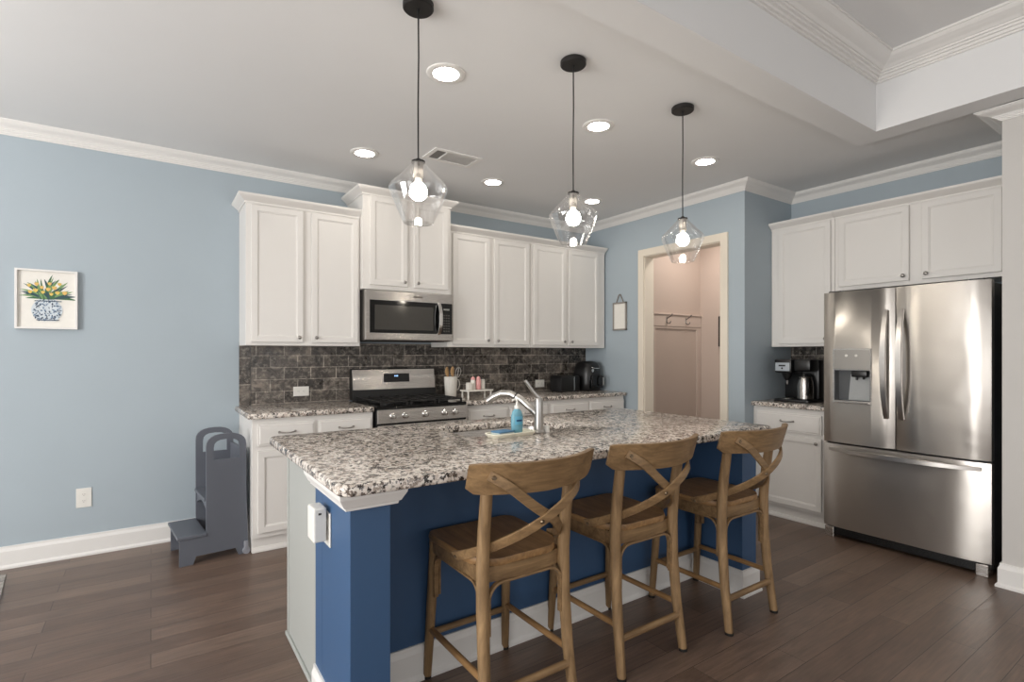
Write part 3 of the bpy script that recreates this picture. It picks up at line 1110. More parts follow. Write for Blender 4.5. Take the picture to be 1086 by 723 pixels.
# ------------------------------------------------------------------ counter stools
def stool():
    r = thing('counter_stool', '', 'stool', (0, 0, 0), 0, 'wooden cross-back counter stools')
    # seat: rounded, scooped
    bm = B()
    pts = rrect(-.205, .205, -.185, .215, .05, 5, (.045, .045, .09, .09))
    pts = [(x * (1.0 if y > 0 else 1 - .10 * (-y / .185)), y - (.018 * (1 - (x / .205) ** 2) if y < -.1 else 0)) for x, y in pts]
    nring = 9
    vt = []
    for k in range(nring):
        s = [1.0, .985, .9, .78, .64, .5, .34, .18, 0.02][k]
        ring = []
        for x, y in pts:
            rr = s
            dip = -.012 * (1 - s) ** .8 if s < .985 else 0
            if k == 0:
                z = .588
            else:
                z = .600 + dip
            ring.append(bm.verts.new((x * rr, y * rr, z)))
        vt.append(ring)
    n = len(pts)
    vb = [bm.verts.new((x * .985, y * .985, .574)) for x, y in pts]
    vt.insert(0, vb)
    for a, b in zip(vt, vt[1:]):
        for k in range(n):
            bm.faces.new((a[k], a[(k + 1) % n], b[(k + 1) % n], b[k]))
    bm.faces.new(vb[::-1]); bm.faces.new(vt[-1])
    obj('seat', bm, M['oaky'], r, 50)
    # apron
    bm = B()
    box(bm, -.165, .165, .172, .192, .522, .575, .003)
    for s in (-1, 1):
        prism(bm, [(s * .160, -.185), (s * .180, -.185), (s * .190, .18), (s * .170, .18)], 'z', .522, .575)
    aw = [(-.165 + .33 * k / 10, -.18 - .020 * (1 - ((k - 5) / 5) ** 2)) for k in range(11)]
    prism(bm, aw + [(x, y + .02) for x, y in reversed(aw)], 'z', .522, .575)
    obj('apron', bm, M['oakx'], r)
    # legs: rear posts run up to the top rail
    for s in (-1, 1):
        bm = B()
        p = [(.192, -.240, 0), (.190, -.232, .06), (.184, -.21, .22), (.180, -.194, .42), (.1795, -.191, .58), (.180, -.203, .72), (.182, -.224, .86), (.184, -.236, .905)]
        rad = [.0185, .0195, .0215, .023, .0235, .0225, .021, .018]
        tube(bm, [(s * x, y, z) for x, y, z in p], rad, 14)
        leg = obj('rear_leg', bm, M['oak'], r, 60)
        bm = B(); cyl(bm, (s * .192, -.240, 0), (s * .192, -.240, .012), .0195, .0195, 14); o = obj('foot_pad', bm, M['blackmatte'], leg); 
        bm = B()
        p = [(.190, .225, 0), (.187, .218, .1), (.181, .205, .3), (.175, .190, .5), (.174, .186, .575)]
        tube(bm, [(s * x, y, z) for x, y, z in p], [.0165, .018, .0198, .0212, .0215], 14)
        leg = obj('front_leg', bm, M['oak'], r, 60)
        bm = B(); cyl(bm, (s * .190, .225, 0), (s * .190, .225, .012), .0175, .0175, 14); obj('foot_pad', bm, M['blackmatte'], leg)
    # rungs
    def rung(p0, p1, rr=.0125):
        bm = B(); cyl(bm, p0, p1, rr, rr, 12); obj('rung', bm, M['oakx'] if abs(p0[0] - p1[0]) > .2 else M['oaky'], r, 60)
    rung((-.187, -.222, .155), (.187, -.222, .155), .0145)
    rung((-.183, .213, .185), (.183, .213, .185))
    rung((-.184, -.214, .205), (-.183, .212, .205))
    rung((.184, -.214, .205), (.183, .212, .205))
    # bent braces under the apron: one hoop between each pair of legs
    def hoop(a, b, z0, z1, za=None):
        bm = B()
        a, b = Vector(a), Vector(b)
        d = (b - a)
        Ld = d.length
        d.normalize()
        rr = .055
        path = [a + Vector((0, 0, z0)), a + Vector((0, 0, (z0 + z1) / 2)), a + Vector((0, 0, z1 - rr))]
        for k in range(1, 7):
            t = PI / 2 * k / 6
            path.append(a + d * (rr - rr * math.cos(t)) + Vector((0, 0, z1 - rr + rr * math.sin(t))))
        for k in range(6, -1, -1):
            t = PI / 2 * k / 6
            path.append(b - d * (rr - rr * math.cos(t)) + Vector((0, 0, z1 - rr + rr * math.sin(t))))
        path += [b + Vector((0, 0, (z0 + z1) / 2)), b + Vector((0, 0, z0))]
        wn = d.cross(Vector((0, 0, 1)))
        strip(bm, path, wn, .020, .0085)
        obj('brace', bm, M['oakx'], r, 50)
    hoop((-.158, -.196, 0), (.158, -.196, 0), .345, .520)
    hoop((-.153, .192, 0), (.153, .192, 0), .345, .520)
    for s in (-1, 1):
        hoop((s * .179, -.172, 0), (s * .177, .170, 0), .345, .520)
    # top rail: bent board
    bm = B()
    n = 22
    rings = []
    def rail_pt(u, z):
        # u in -1..1 ; lean with height
        x = .268 * u
        y = -.238 - .092 * (1 - abs(u) ** 2.1) - (z - .905) * .30
        return Vector((x, y, z))
    for k in range(n + 1):
        u = -1 + 2 * k / n
        e = abs(u)
        zt = .958 + .000 * (1 - e)
        zb = .849 + .006 * e
        if e > .9:
            zb += .022 * ((e - .9) / .1)
            zt -= .004 * ((e - .9) / .1)
        tt = .011
        pa = rail_pt(u, zb); pb = rail_pt(u, zt)
        du = (rail_pt(u + .02, zb) - rail_pt(u - .02, zb)).normalized()
        nn = Vector((du.y, -du.x, 0))
        rings.append([bm.verts.new(pa + nn * tt), bm.verts.new(pb + nn * tt), bm.verts.new(pb + Vector((0, 0, .003))), bm.verts.new(pb - nn * tt), bm.verts.new(pa - nn * tt), bm.verts.new(pa - Vector((0, 0, .003)))])
    for a, b in zip(rings, rings[1:]):
        for k in range(6):
            bm.faces.new((a[k], a[(k + 1) % 6], b[(k + 1) % 6], b[k]))
    bm.faces.new(rings[0][::-1]); bm.faces.new(rings[-1])
    rl = obj('top_rail', bm, M['oakx'], r, 45)
    # crossing bent bars
    def interp(ctrl, n=20):
        out = []
        m = len(ctrl)
        for i in range(n + 1):
            t = i / n * (m - 1)
            k = min(int(t), m - 2)
            f = t - k
            P = [Vector(ctrl[max(0, min(m - 1, k + j))]) for j in (-1, 0, 1, 2)]
            out.append(.5 * ((2 * P[1]) + (-P[0] + P[2]) * f + (2 * P[0] - 5 * P[1] + 4 * P[2] - P[3]) * f * f + (-P[0] + 3 * P[1] - 3 * P[2] + P[3]) * f ** 3))
        return out
    def bar(ctrl, name='cross_bar'):
        bm = B()
        path = interp(ctrl)
        nr = []
        for i, p in enumerate(path):
            tg = (path[min(i + 1, len(path) - 1)] - path[max(i - 1, 0)]).normalized()
            outw = Vector((p.x * .6, p.y - .15, 0)).normalized()
            nr.append(tg.cross(outw))
        strip(bm, path, nr, .034, .011)
        for q in (path[1], path[-2], path[len(path) // 2 - 1]):
            outw = Vector((q.x * .6, q.y - .15, 0)).normalized()
            cyl(bm, q + outw * .004, q + outw * .0095, .0085, .006, 12, 1)
        return obj(name, bm, [M['oakx'], M['bronze']], r, 50)
    bar([(-.215, -.290, .922), (-.15, -.318, .878), (-.05, -.318, .80), (.05, -.292, .735), (.135, -.222, .668), (.205, -.120, .612), (.212, -.05, .588)])
    bar([(.192, -.258, .858), (.14, -.306, .832), (.05, -.326, .785), (-.05, -.306, .728), (-.135, -.228, .665), (-.205, -.120, .612), (-.212, -.05, .588)])
    return r


st = stool()
st.location = (1.115, 1.735, 0)
st['label'] = 'wooden cross-back counter stool nearest the blue left end of the island'
dup(st, (1.755, 1.740, 0), 0, 'middle wooden cross-back counter stool of the three at the island')
dup(st, (2.425, 1.70, 0), 0, 'wooden cross-back counter stool nearest the refrigerator')


# ------------------------------------------------------------------ pendants and ceiling fixtures
def pendant():
    r = thing('pendant_lamp', '', 'pendant lamp', (0, 0, 0), 0, 'clear glass pendants over the island')
    bm = B(); lathe(bm, [(.0, 0), (.058, 0), (.062, -.004), (.062, -.022), (.058, -.026), (.0, -.026)], 36); obj('canopy', bm, M['blackmatte'], r, 40)
    bm = B(); cyl(bm, (0, 0, -.026), (0, 0, -.05), .006, .004, 12); tube(bm, [(0, 0, -.03), (.0015, 0, -.22), (-.001, 0, -.42), (0, 0, -.632)], .0033, 10); obj('cord', bm, M['black'], r, 60)
    bm = B(); lathe(bm, [(.0, .012), (.008, .012), (.012, .004), (.027, .002), (.0275, -.005), (.02, -.006), (.0, -.006)], 24, (0, 0, -.640)); obj('socket_cap', bm, M['blackmatte'], r, 40)
    bm = B(); lathe(bm, [(.020, 0), (.0205, -.045), (.0195, -.062), (.0, -.062)], 24, (0, 0, -.646)); obj('socket', bm, M['nickel'], r, 40)
    bm = B(); lathe(bm, [(.0262, 0), (.029, -.006), (.070, -.050), (.110, -.091), (.1165, -.100), (.1185, -.109), (.1165, -.119), (.090, -.182), (.0655, -.238), (.061, -.2455), (.054, -.2475), (.0, -.2475)], 48, (0, 0, -.643)); obj('glass_shade', bm, M['glass'], r, 60)
    bm = B(); lathe(bm, [(.019, -.024), (.028, -.033), (.0335, -.045), (.0355, -.058), (.0335, -.072), (.027, -.083), (.016, -.0905), (.0, -.0925)], 28, (0, 0, -.704)); bl = obj('bulb', bm, M['bulb'], r, 80)
    bm = B(); lathe(bm, [(.013, 0), (.015, -.014), (.019, -.0242)], 28, (0, 0, -.704)); obj('bulb_neck', bm, M['plate'], bl, 80)
    return r


pd = pendant()
pd.location = (.892, 1.972, ZC)
pd['label'] = 'clear glass pendant lamp hanging nearest the left, over the first stool'
dup(pd, (1.685, 1.935, ZC), 0, 'middle clear glass pendant lamp of the three over the island')
dup(pd, (2.522, 1.945, ZC), 0, 'clear glass pendant lamp hanging in front of the doorway')


def downlight():
    r = thing('downlight', '', 'ceiling light', (0, 0, 0), 0, 'round recessed ceiling lights')
    bm = B(); lathe(bm, [(.0985, 0), (.0975, -.004), (.094, -.0062), (.068, -.0066), (.066, -.006), (.0655, -.001)], 40); obj('trim_ring', bm, M['trim'], r, 40)
    bm = B(); lathe(bm, [(.0655, -.0015), (.04, -.002), (.0, -.0022)], 32); obj('lens', bm, M['lens'], r, 40)
    return r


dl = downlight()
dl.location = (1.23, 2.385, ZC - .0005)
dl['label'] = 'lit recessed ceiling light between the first two pendants, nearest the camera'
for p, lab in (((2.295, 2.40), 'lit recessed ceiling light between the middle and right pendants'),
               ((3.37, 2.40), 'lit recessed ceiling light just right of the doorway pendant cord'),
               ((1.245, 3.655), 'lit recessed ceiling light above the left wall cabinet'),
               ((2.33, 3.68), 'lit recessed ceiling light beyond the ceiling vent, above the cabinets right of the microwave'),
               ((3.38, 3.62), 'lit recessed ceiling light seen through the middle pendant glass')):
    dup(dl, (p[0], p[1], ZC - .0005), 0, lab)

v = thing('ceiling_vent', 'white rectangular air vent in the ceiling beside the left pendant', 'vent', (1.80, 3.385, ZC))
W_, D_ = .19, .11
bm = B(); slab(bm, rrect(-W_, W_, -D_, D_, .004, 2), -.008, -.0005, rrect(-W_ + .03, W_ - .03, -D_ + .03, D_ - .03, .003, 2), 0)
obj('frame', bm, M['trim'], v)
bm = B(); box(bm, -W_ + .02, -W_ + .11, -D_ + .02, D_ - .02, -.0022, -.0006); obj('duct_opening', bm, plain('grey_duct', rgb(120, 118, 115), .7), v)
bm = B(); box(bm, -W_ + .112, W_ - .02, -D_ + .02, D_ - .02, -.0024, -.0006); obj('slat_backing', bm, M['trim'], v)  # white backing plate added so the slatted part does not look dark
for k in range(9):
    bm = B(); y = -.076 + k * .0185
    prism(bm, [(y - .010, -.0072), (y + .004, -.003), (y + .0055, -.0035), (y - .0085, -.0080)], 'x', -W_ + .115, W_ - .03)
    obj('slat', bm, M['trim'], v)
bm = B(); box(bm, -W_ + .105, -W_ + .117, -D_ + .03, D_ - .03, -.008, -.002); obj('divider', bm, M['trim'], v)

# ------------------------------------------------------------------ sink, faucet, things on the island
TI = .918
sk = thing('kitchen_sink', 'stainless undermount sink set into the island top', 'sink', ((SX0 + SX1) / 2, (SY0 + SY1) / 2, .70))
bm = B()
cx, cy = (SX0 + SX1) / 2, (SY0 + SY1) / 2
def ring(inset, r):
    return [(x - cx, y - cy) for x, y in rrect(SX0 - .006 + inset, SX1 + .006 - inset, SY0 - .006 + inset, SY1 + .006 - inset, r, 5)]
lv = [(ring(-.015, .08), .1805), (ring(0, .075), .1805), (ring(.004, .07), .17), (ring(.02, .07), .02), (ring(.04, .06), .003), (ring(.12, .05), .0)]
vs = [[bm.verts.new((x, y, z)) for x, y in pts] for pts, z in lv]
for a, b in zip(vs, vs[1:]):
    for k in range(len(a)):
        bm.faces.new((a[k], a[(k + 1) % len(a)], b[(k + 1) % len(a)], b[k]))
bm.faces.new(vs[-1])
obj('basin', bm, M['steel'], sk, 50)
bm = B(); lathe(bm, [(.045, .001), (.045, .004), (.03, .003), (.0, .002)], 24, (0, .05, 0)); obj('drain', bm, M['chrome'], sk, 40)

fc = thing('faucet', 'satin metal single-lever kitchen faucet arching over the sink', 'faucet', (1.605, 2.105, TI))
bm = B(); lathe(bm, [(.030, 0), (.031, .004), (.028, .010), (.024, .014), (.0235, .06), (.0215, .125), (.0205, .165), (.017, .174), (.0, .176)], 28, cap0=True); obj('faucet_body', bm, M['satin'], fc, 40)
bm = B()
dirv = Vector((-.52, .854, 0))
sp = [(.0, .085), (.05, .125), (.10, .165), (.155, .190), (.205, .190), (.25, .172), (.285, .148)]
tube(bm, [dirv * d + Vector((0, 0, z)) for d, z in sp], [.018, .018, .0178, .0175, .0185, .0195, .018], 16)
sp_ = obj('spout', bm, M['satin'], fc, 60)
bm = B(); q = dirv * .125 + Vector((0, 0, .178)); tube(bm, [dirv * .123 + Vector((0, 0, .1765)), dirv * .128 + Vector((0, 0, .1795))], .0192, 16); obj('collar', bm, M['black'], sp_, 60)
bm = B()
strip(bm, [(.004, 0, .172), (-.015, .004, .188), (-.035, .008, .212), (-.056, .012, .240), (-.072, .015, .262)], Vector((.2, 1, 0)), [.030, .024, .02, .022, .017], .013)
obj('lever', bm, M['satin'], fc, 60)
bm = B(); lathe(bm, [(.014, 0), (.0145, .028), (.012, .032), (.0, .033)], 20, cap0=True)
tag(obj('air_switch', bm, M['plate'], None, 40, (1.652, 2.10, TI)), 'small white cap standing right of the faucet base', 'sink button')

tr = thing('soap_tray', 'cream rectangular tray in front of the sink holding soap and sponge', 'tray', (1.437, 2.105, TI), .03)
bm = B()
ot = rrect(-.13, .125, -.052, .052, .025, 4)
inn = [(x * .93, y * .84) for x, y in ot]
vs = [[bm.verts.new((x * s, y * s2, z)) for x, y in ot] for s, s2, z in ((.90, .82, 0), (1, 1, .017), (.985, .965, .0195))]
vs += [[bm.verts.new((x, y, z)) for x, y in inn] for z in (.0185, .007)]
for a, b in zip(vs, vs[1:]):
    for k in range(len(a)):
        bm.faces.new((a[k], a[(k + 1) % len(a)], b[(k + 1) % len(a)], b[k]))
bm.faces.new(vs[0][::-1]); bm.faces.new(vs[-1])
obj('dish', bm, M['cream'], tr, 40)

so = thing('soap_bottle', 'clear blue hand soap bottle with white pump on the cream tray', 'soap bottle', (1.475, 2.11, TI + .0075))
bm = B()
rg = []
for z, rx, ry in ((0, .026, .017), (.004, .030, .020), (.05, .033, .022), (.085, .032, .0215), (.108, .024, .018), (.118, .013, .012), (.124, .0115, .0115)):
    rg.append([bm.verts.new((rx * math.cos(2 * PI * k / 28), ry * math.sin(2 * PI * k / 28), z)) for k in range(28)])
for a, b in zip(rg, rg[1:]):
    for k in range(28):
        bm.faces.new((a[k], a[(k + 1) % 28], b[(k + 1) % 28], b[k]))
bm.faces.new(rg[0][::-1]); bm.faces.new(rg[-1])
obj('bottle', bm, M['soap'], so, 60)
bm = B()
n = 10
for zz0, zz1 in ((.045, .095),):
    a0 = [bm.verts.new((.0338 * math.sin(t), -.0228 * math.cos(t), zz0)) for t in [-.75 + 1.5 * k / n for k in range(n + 1)]]
    a1 = [bm.verts.new((.0334 * math.sin(t), -.0226 * math.cos(t), zz1 - .01)) for t in [-.75 + 1.5 * k / n for k in range(n + 1)]]
    for k in range(n):
        bm.faces.new((a0[k], a0[k + 1], a1[k + 1], a1[k]))
obj('wrap_label', bm, plain('teal_label', rgb(98, 172, 200), .3), so)
bm = B()
a0 = [bm.verts.new((.0342 * math.sin(t), -.0232 * math.cos(t), .060)) for t in [-.5 + 1.0 * k / n for k in range(n + 1)]]
a1 = [bm.verts.new((.0342 * math.sin(t), -.0232 * math.cos(t), .068)) for t in [-.5 + 1.0 * k / n for k in range(n + 1)]]
for k in range(n):
    bm.faces.new((a0[k], a0[k + 1], a1[k + 1], a1[k]))
obj('label_band', bm, plain('navy_band', rgb(20, 60, 110), .3), so)
bm = B(); lathe(bm, [(.0135, .120), (.0135, .136), (.006, .138), (.0045, .160), (.009, .162), (.009, .170), (.0, .171)], 20, cap0=True)
tube(bm, [(0, 0, .166), (-.018, 0, .166), (-.028, 0, .160)], [.005, .0045, .0035], 10)
obj('pump', bm, M['plate'], so, 50)
sg = thing('sponge', 'blue scrubbing sponge lying on the cream tray left of the soap', 'sponge', (1.39, 2.105, TI + .0075), .15)
bm = B(); box(bm, -.05, .045, -.034, .034, 0, .014, .004); obj('sponge_body', bm, plain('pale_sponge', rgb(196, 206, 200), .9), sg, 40)
bm = B(); box(bm, -.05, .045, -.034, .034, .0138, .021, .003); obj('scouring_pad', bm, plain('blue_scourer', rgb(92, 134, 168), .95), sg, 40)

# ------------------------------------------------------------------ things on the back counters
ub = thing('utensil_crock', 'white ribbed utensil crock beside the range', 'crock', (2.235, 4.24, CT))
bm = B()
seg = 64
rg = []
for z, r0 in ((0, .046), (.004, .049), (.06, .053), (.12, .057), (.178, .061), (.184, .0615), (.184, .057), (.17, .055), (.01, .045)):
    rg.append([bm.verts.new((r0 * (1 + .022 * math.cos(16 * 2 * PI * k / seg) * (1 if z < .18 else 0)) * math.cos(2 * PI * k / seg),
                             r0 * (1 + .022 * math.cos(16 * 2 * PI * k / seg) * (1 if z < .18 else 0)) * math.sin(2 * PI * k / seg), z)) for k in range(seg)])
for a, b in zip(rg, rg[1:]):
    for k in range(seg):
        bm.faces.new((a[k], a[(k + 1) % seg], b[(k + 1) % seg], b[k]))
bm.faces.new(rg[0][::-1]); bm.faces.new(rg[-1])
obj('pot', bm, M['ceramic'], ub, 50)
bm = B(); tube(bm, [(.058, 0, .16), (.078, -.01, .15), (.084, -.012, .11), (.074, -.01, .07), (.055, 0, .06)], .004, 10); obj('handle', bm, M['ceramic'], ub, 60)


def spoon(label, loc, tilt_x, tilt_y, slotted=False):
    r = thing('wooden_spoon', label, 'spoon', loc, 0, 'wooden spoons in the crock')
    r.rotation_euler = (tilt_x, tilt_y, .3)
    bm = B(); tube(bm, [(0, 0, 0), (0, 0, .10), (0, 0, .18)], [.005, .0055, .006], 10); obj('handle', bm, M['spoon'], r, 60)
    bm = B()
    rg = []
    for k in range(9):
        t = k / 8
        w = .024 * math.sin(PI * (.12 + .80 * t)) ** .7
        rg.append([bm.verts.new((w * math.cos(a), .004 * math.sin(a) + .006 * math.sin(PI * t), .172 + .085 * t)) for a in [2 * PI * j / 12 for j in range(12)]])
    for a, b in zip(rg, rg[1:]):
        for j in range(12):
            bm.faces.new((a[j], a[(j + 1) % 12], b[(j + 1) % 12], b[j]))
    bm.faces.new(rg[0][::-1]); bm.faces.new(rg[-1])
    obj('bowl', bm, M['spoon'], r, 60)


spoon('wooden spoon leaning left in the utensil crock', (2.226, 4.250, CT + .018), .02, -.14)
spoon('wooden spoon upright in the middle of the utensil crock', (2.236, 4.212, CT + .018), -.02, .04)
wk = thing('wire_whisk', 'wire whisk leaning right in the utensil crock', 'whisk', (2.262, 4.228, CT + .016))
wk.rotation_euler = (0, .20, 0)
bm = B(); cyl(bm, (0, 0, 0), (0, 0, .17), .006, .006, 12); obj('handle', bm, M['chrome'], wk, 60)
for k in range(3):
    a = PI * k / 3
    bm = B()
    tube(bm, [(math.cos(a) * .026 * math.sin(t) , math.sin(a) * .026 * math.sin(t), .165 + .045 * (1 - math.cos(t / 1)) ) for t in [2 * PI * j / 24 for j in range(24)]], .0014, 6, 0, True, True)
    obj('wire_loop', bm, M['plate'], wk, 60)
sr = B()
prism(sr, rrect(-.03, .03, -.12, .12, .028, 5), 'z', 0, .012, 0, .003)
bmx = tag(obj('spoon_rest', sr, M['ceramic'], None, 40, (2.170, 4.02, CT)), 'long white spoon rest on the counter beside the cooktop', 'spoon rest')

rs = thing('riser_stand', 'small white footed riser on the counter right of the range', 'riser', (2.32, 3.925, CT))
bm = B(); prism(bm, rrect(-.135, .135, -.07, .07, .02, 4), 'z', .07, .083, 0, .003); obj('shelf', bm, M['ceramic'], rs, 40)
for sx in (-1, 1):
    for sy in (-1, 1):
        bm = B(); lathe(bm, [(.009, 0), (.007, .01), (.010, .03), (.006, .045), (.009, .07)], 14, (sx * .112, sy * .05, 0), 0, True, True); obj('leg', bm, M['ceramic'], rs, 50)
ZR = CT + .0835


def jar(label, x, y, h, r0, mat, lidmat, square=False):
    j = thing('canister', label, 'canister', (x, y, ZR), 0, 'little jars on the riser')
    bm = B()
    if square:
        prism(bm, rrect(-r0, r0, -r0, r0, .005, 3), 'z', 0, h * .82, 0, .003)
    else:
        lathe(bm, [(r0 * .9, 0), (r0, .004), (r0, h * .6), (r0 * .8, h * .75)], 24, (0, 0, 0), 0, True, True)
    obj('jar', bm, mat, j, 40)
    bm = B()
    if square:
        prism(bm, rrect(-r0 * .9, r0 * .9, -r0 * .9, r0 * .9, .004, 3), 'z', h * .82, h, 0, .002)
    else:
        lathe(bm, [(r0 * .8, h * .75), (r0 * .82, h * .86), (r0 * .5, h * .93), (r0 * .28, h * .97), (0, h)], 24, (0, 0, 0), 0, True); 
    obj('lid', bm, lidmat, j, 40)


jar('short white square jar at the left of the riser', 2.232, 3.905, .062, .0215, M['ceramic'], M['ceramic'], True)
jar('pink-topped white jar, second from the left on the riser', 2.286, 3.93, .112, .0225, M['ceramic'], M['pink'])
jar('pink jar in the middle of the riser', 2.334, 3.92, .115, .022, M['pink'], M['pink'])
jar('white square jar at the right of the riser', 2.384, 3.94, .085, .019, M['ceramic'], M['ceramic'], True)

to = thing('toaster', 'black two-slice toaster on the counter left of the air fryer', 'toaster', (3.535, 4.19, CT), .08)
bm = B(); prism(bm, [(-.135, .012), (.135, .012), (.135, .135), (.128, .155), (.11, .165), (-.11, .165), (-.128, .155), (-.135, .135)], 'y', -.085, .085, 0, .006); obj('shell', bm, M['black'], to, 40)
bm = B(); box(bm, -.12, .12, -.075, .075, 0, .014); obj('base', bm, M['blackmatte'], to)
bm = B(); box(bm, .046, .052, -.0875, -.084, .016, .155); obj('trim_strip', bm, M['chrome'], to)
for y in (-.032, .032):
    bm = B(); box(bm, -.1, .1, y - .012, y + .012, .1645, .1662); obj('slot', bm, M['slot'], to)
bm = B(); box(bm, .134, .15, -.012, .012, .09, .105, .003); obj('lever', bm, M['black'], to)

af = thing('air_fryer', 'black rounded air fryer in the back corner of the counter', 'air fryer', (3.845, 4.19, CT), .10)
bm = B()
rg = []
for z, s in ((0, .90), (.006, .94), (.08, 1.0), (.18, 1.0), (.24, .94), (.285, .80), (.305, .60), (.312, .3)):
    rg.append([bm.verts.new((.128 * s * math.copysign(abs(math.cos(a)) ** .75, math.cos(a)), .135 * s * math.copysign(abs(math.sin(a)) ** .75, math.sin(a)), z)) for a in [2 * PI * k / 40 for k in range(40)]])
for a, b in zip(rg, rg[1:]):
    for k in range(40):
        bm.faces.new((a[k], a[(k + 1) % 40], b[(k + 1) % 40], b[k]))
bm.faces.new(rg[0][::-1]); bm.faces.new(rg[-1])
obj('shell', bm, M['black'], af, 60)
bm = B(); prism(bm, [(-.085, .03), (.085, .03), (.09, .10), (.08, .165), (-.08, .165), (-.09, .10)], 'y', -.150, -.10, 0, .01); bk = obj('basket_drawer', bm, M['blackgloss'], af, 40)
bm = B(); strip(bm, [(0.03, -.150, .055), (0.03, -.185, .065), (.03, -.19, .11), (.03, -.185, .15), (.03, -.15, .16)], Vector((1, 0, 0)), .024, .014); obj('handle', bm, M['black'], bk, 40)
bm = B(); box(bm, .022, .038, -.1985, -.196, .06, .145, .002); obj('handle_strip', bm, M['chrome'], bk)
bm = B(); tube(bm, [(.06 * math.cos(t), -.118 - .018 * abs(math.sin(t)), .248 + .012 * math.sin(t)) for t in [PI + PI * k / 16 for k in range(17)]], .004, 8); obj('control_ring', bm, M['chrome'], af, 60)
bm = B(); lathe(bm, [(.018, 0), (.018, .006), (.0, .007)], 20); bmesh.ops.rotate(bm, verts=bm.verts[:], matrix=Matrix.Rotation(PI / 2, 3, 'X')); bmesh.ops.translate(bm, verts=bm.verts[:], vec=(-.055, -.122, .215)); obj('dial', bm, M['chrome'], af, 40)

# coffee maker on the right counter: local front -y (world -x)
cm = thing('coffee_maker', 'black drip coffee maker with steel carafe on the counter by the refrigerator', 'coffee maker', (4.40, 2.235, CT), -PI / 2)
bm = B(); prism(bm, rrect(-.15, .15, -.15, .12, .03, 4), 'z', 0, .022, 0, .005); obj('base', bm, M['black'], cm, 40)
bm = B(); box(bm, -.14, .14, .02, .12, .02, .34, .012); obj('tower', bm, M['black'], cm, 40)
bm = B(); box(bm, -.14, .0, -.14, .03, .235, .345, .012); hd = obj('brew_head', bm, M['black'], cm, 40)
bm = B(); box(bm, -.13, -.012, -.1435, -.139, .25, .318, .003); cp = obj('control_panel', bm, plain('pale_grey_panel', rgb(176, 184, 190), .3), hd, 40)
bm = B(); box(bm, -.10, -.045, -.145, -.1432, .288, .30); cyl(bm, (-.072, -.1432, .272), (-.072, -.146, .272), .008, .007, 14); obj('button', bm, M['black'], cp)
bm = B(); lathe(bm, [(.045, .236), (.032, .20), (.018, .175), (.0, .172)], 20, (-.072, -.06, 0)); obj('filter_cone', bm, M['black'], hd, 40)
bm = B(); cyl(bm, (-.072, -.06, .17), (-.072, -.06, .14), .012, .008, 12); obj('nozzle', bm, M['chrome'], hd, 40)
bm = B(); box(bm, .005, .14, -.12, .03, .25, .345, .018); obj('reservoir_lid', bm, M['black'], cm, 40)
bm = B(); lathe(bm, [(.052, .024), (.058, .03), (.06, .12), (.055, .17), (.046, .195), (.05, .205), (.0, .207)], 28, (.072, -.06, 0), 0, True); ca = obj('carafe', bm, M['steel'], cm, 40)
bm = B(); tube(bm, [(.105, -.10, .19), (.125, -.125, .18), (.13, -.13, .12), (.115, -.11, .06)], .008, 10); obj('carafe_handle', bm, M['black'], cm, 60)
bm = B(); cyl(bm, (.072, -.06, .206), (.072, -.06, .232), .045, .03, 20); obj('carafe_lid', bm, M['black'], cm, 40)
bm = B(); cyl(bm, (-.072, -.06, .022), (-.072, -.06, .026), .05, .05, 24); obj('drip_plate', bm, M['nickel'], cm, 40)

# ------------------------------------------------------------------ wall pieces
pic = thing('framed_picture', 'white framed print of yellow tulips in a blue and white vase on the left wall', 'picture', (-.54, YB, 1.655))
pw, ph, ft = .150, .186, .012
bm = B()
slab(bm, rrect(-pw, pw, -ph, ph, .001, 1), .001, .03, rrect(-pw + ft, pw - ft, -ph + ft, ph - ft, .0005, 1), .0012)
bmesh.ops.rotate(bm, verts=bm.verts[:], matrix=Matrix.Rotation(PI / 2, 3, 'X'))
obj('frame', bm, M['trim'], pic)


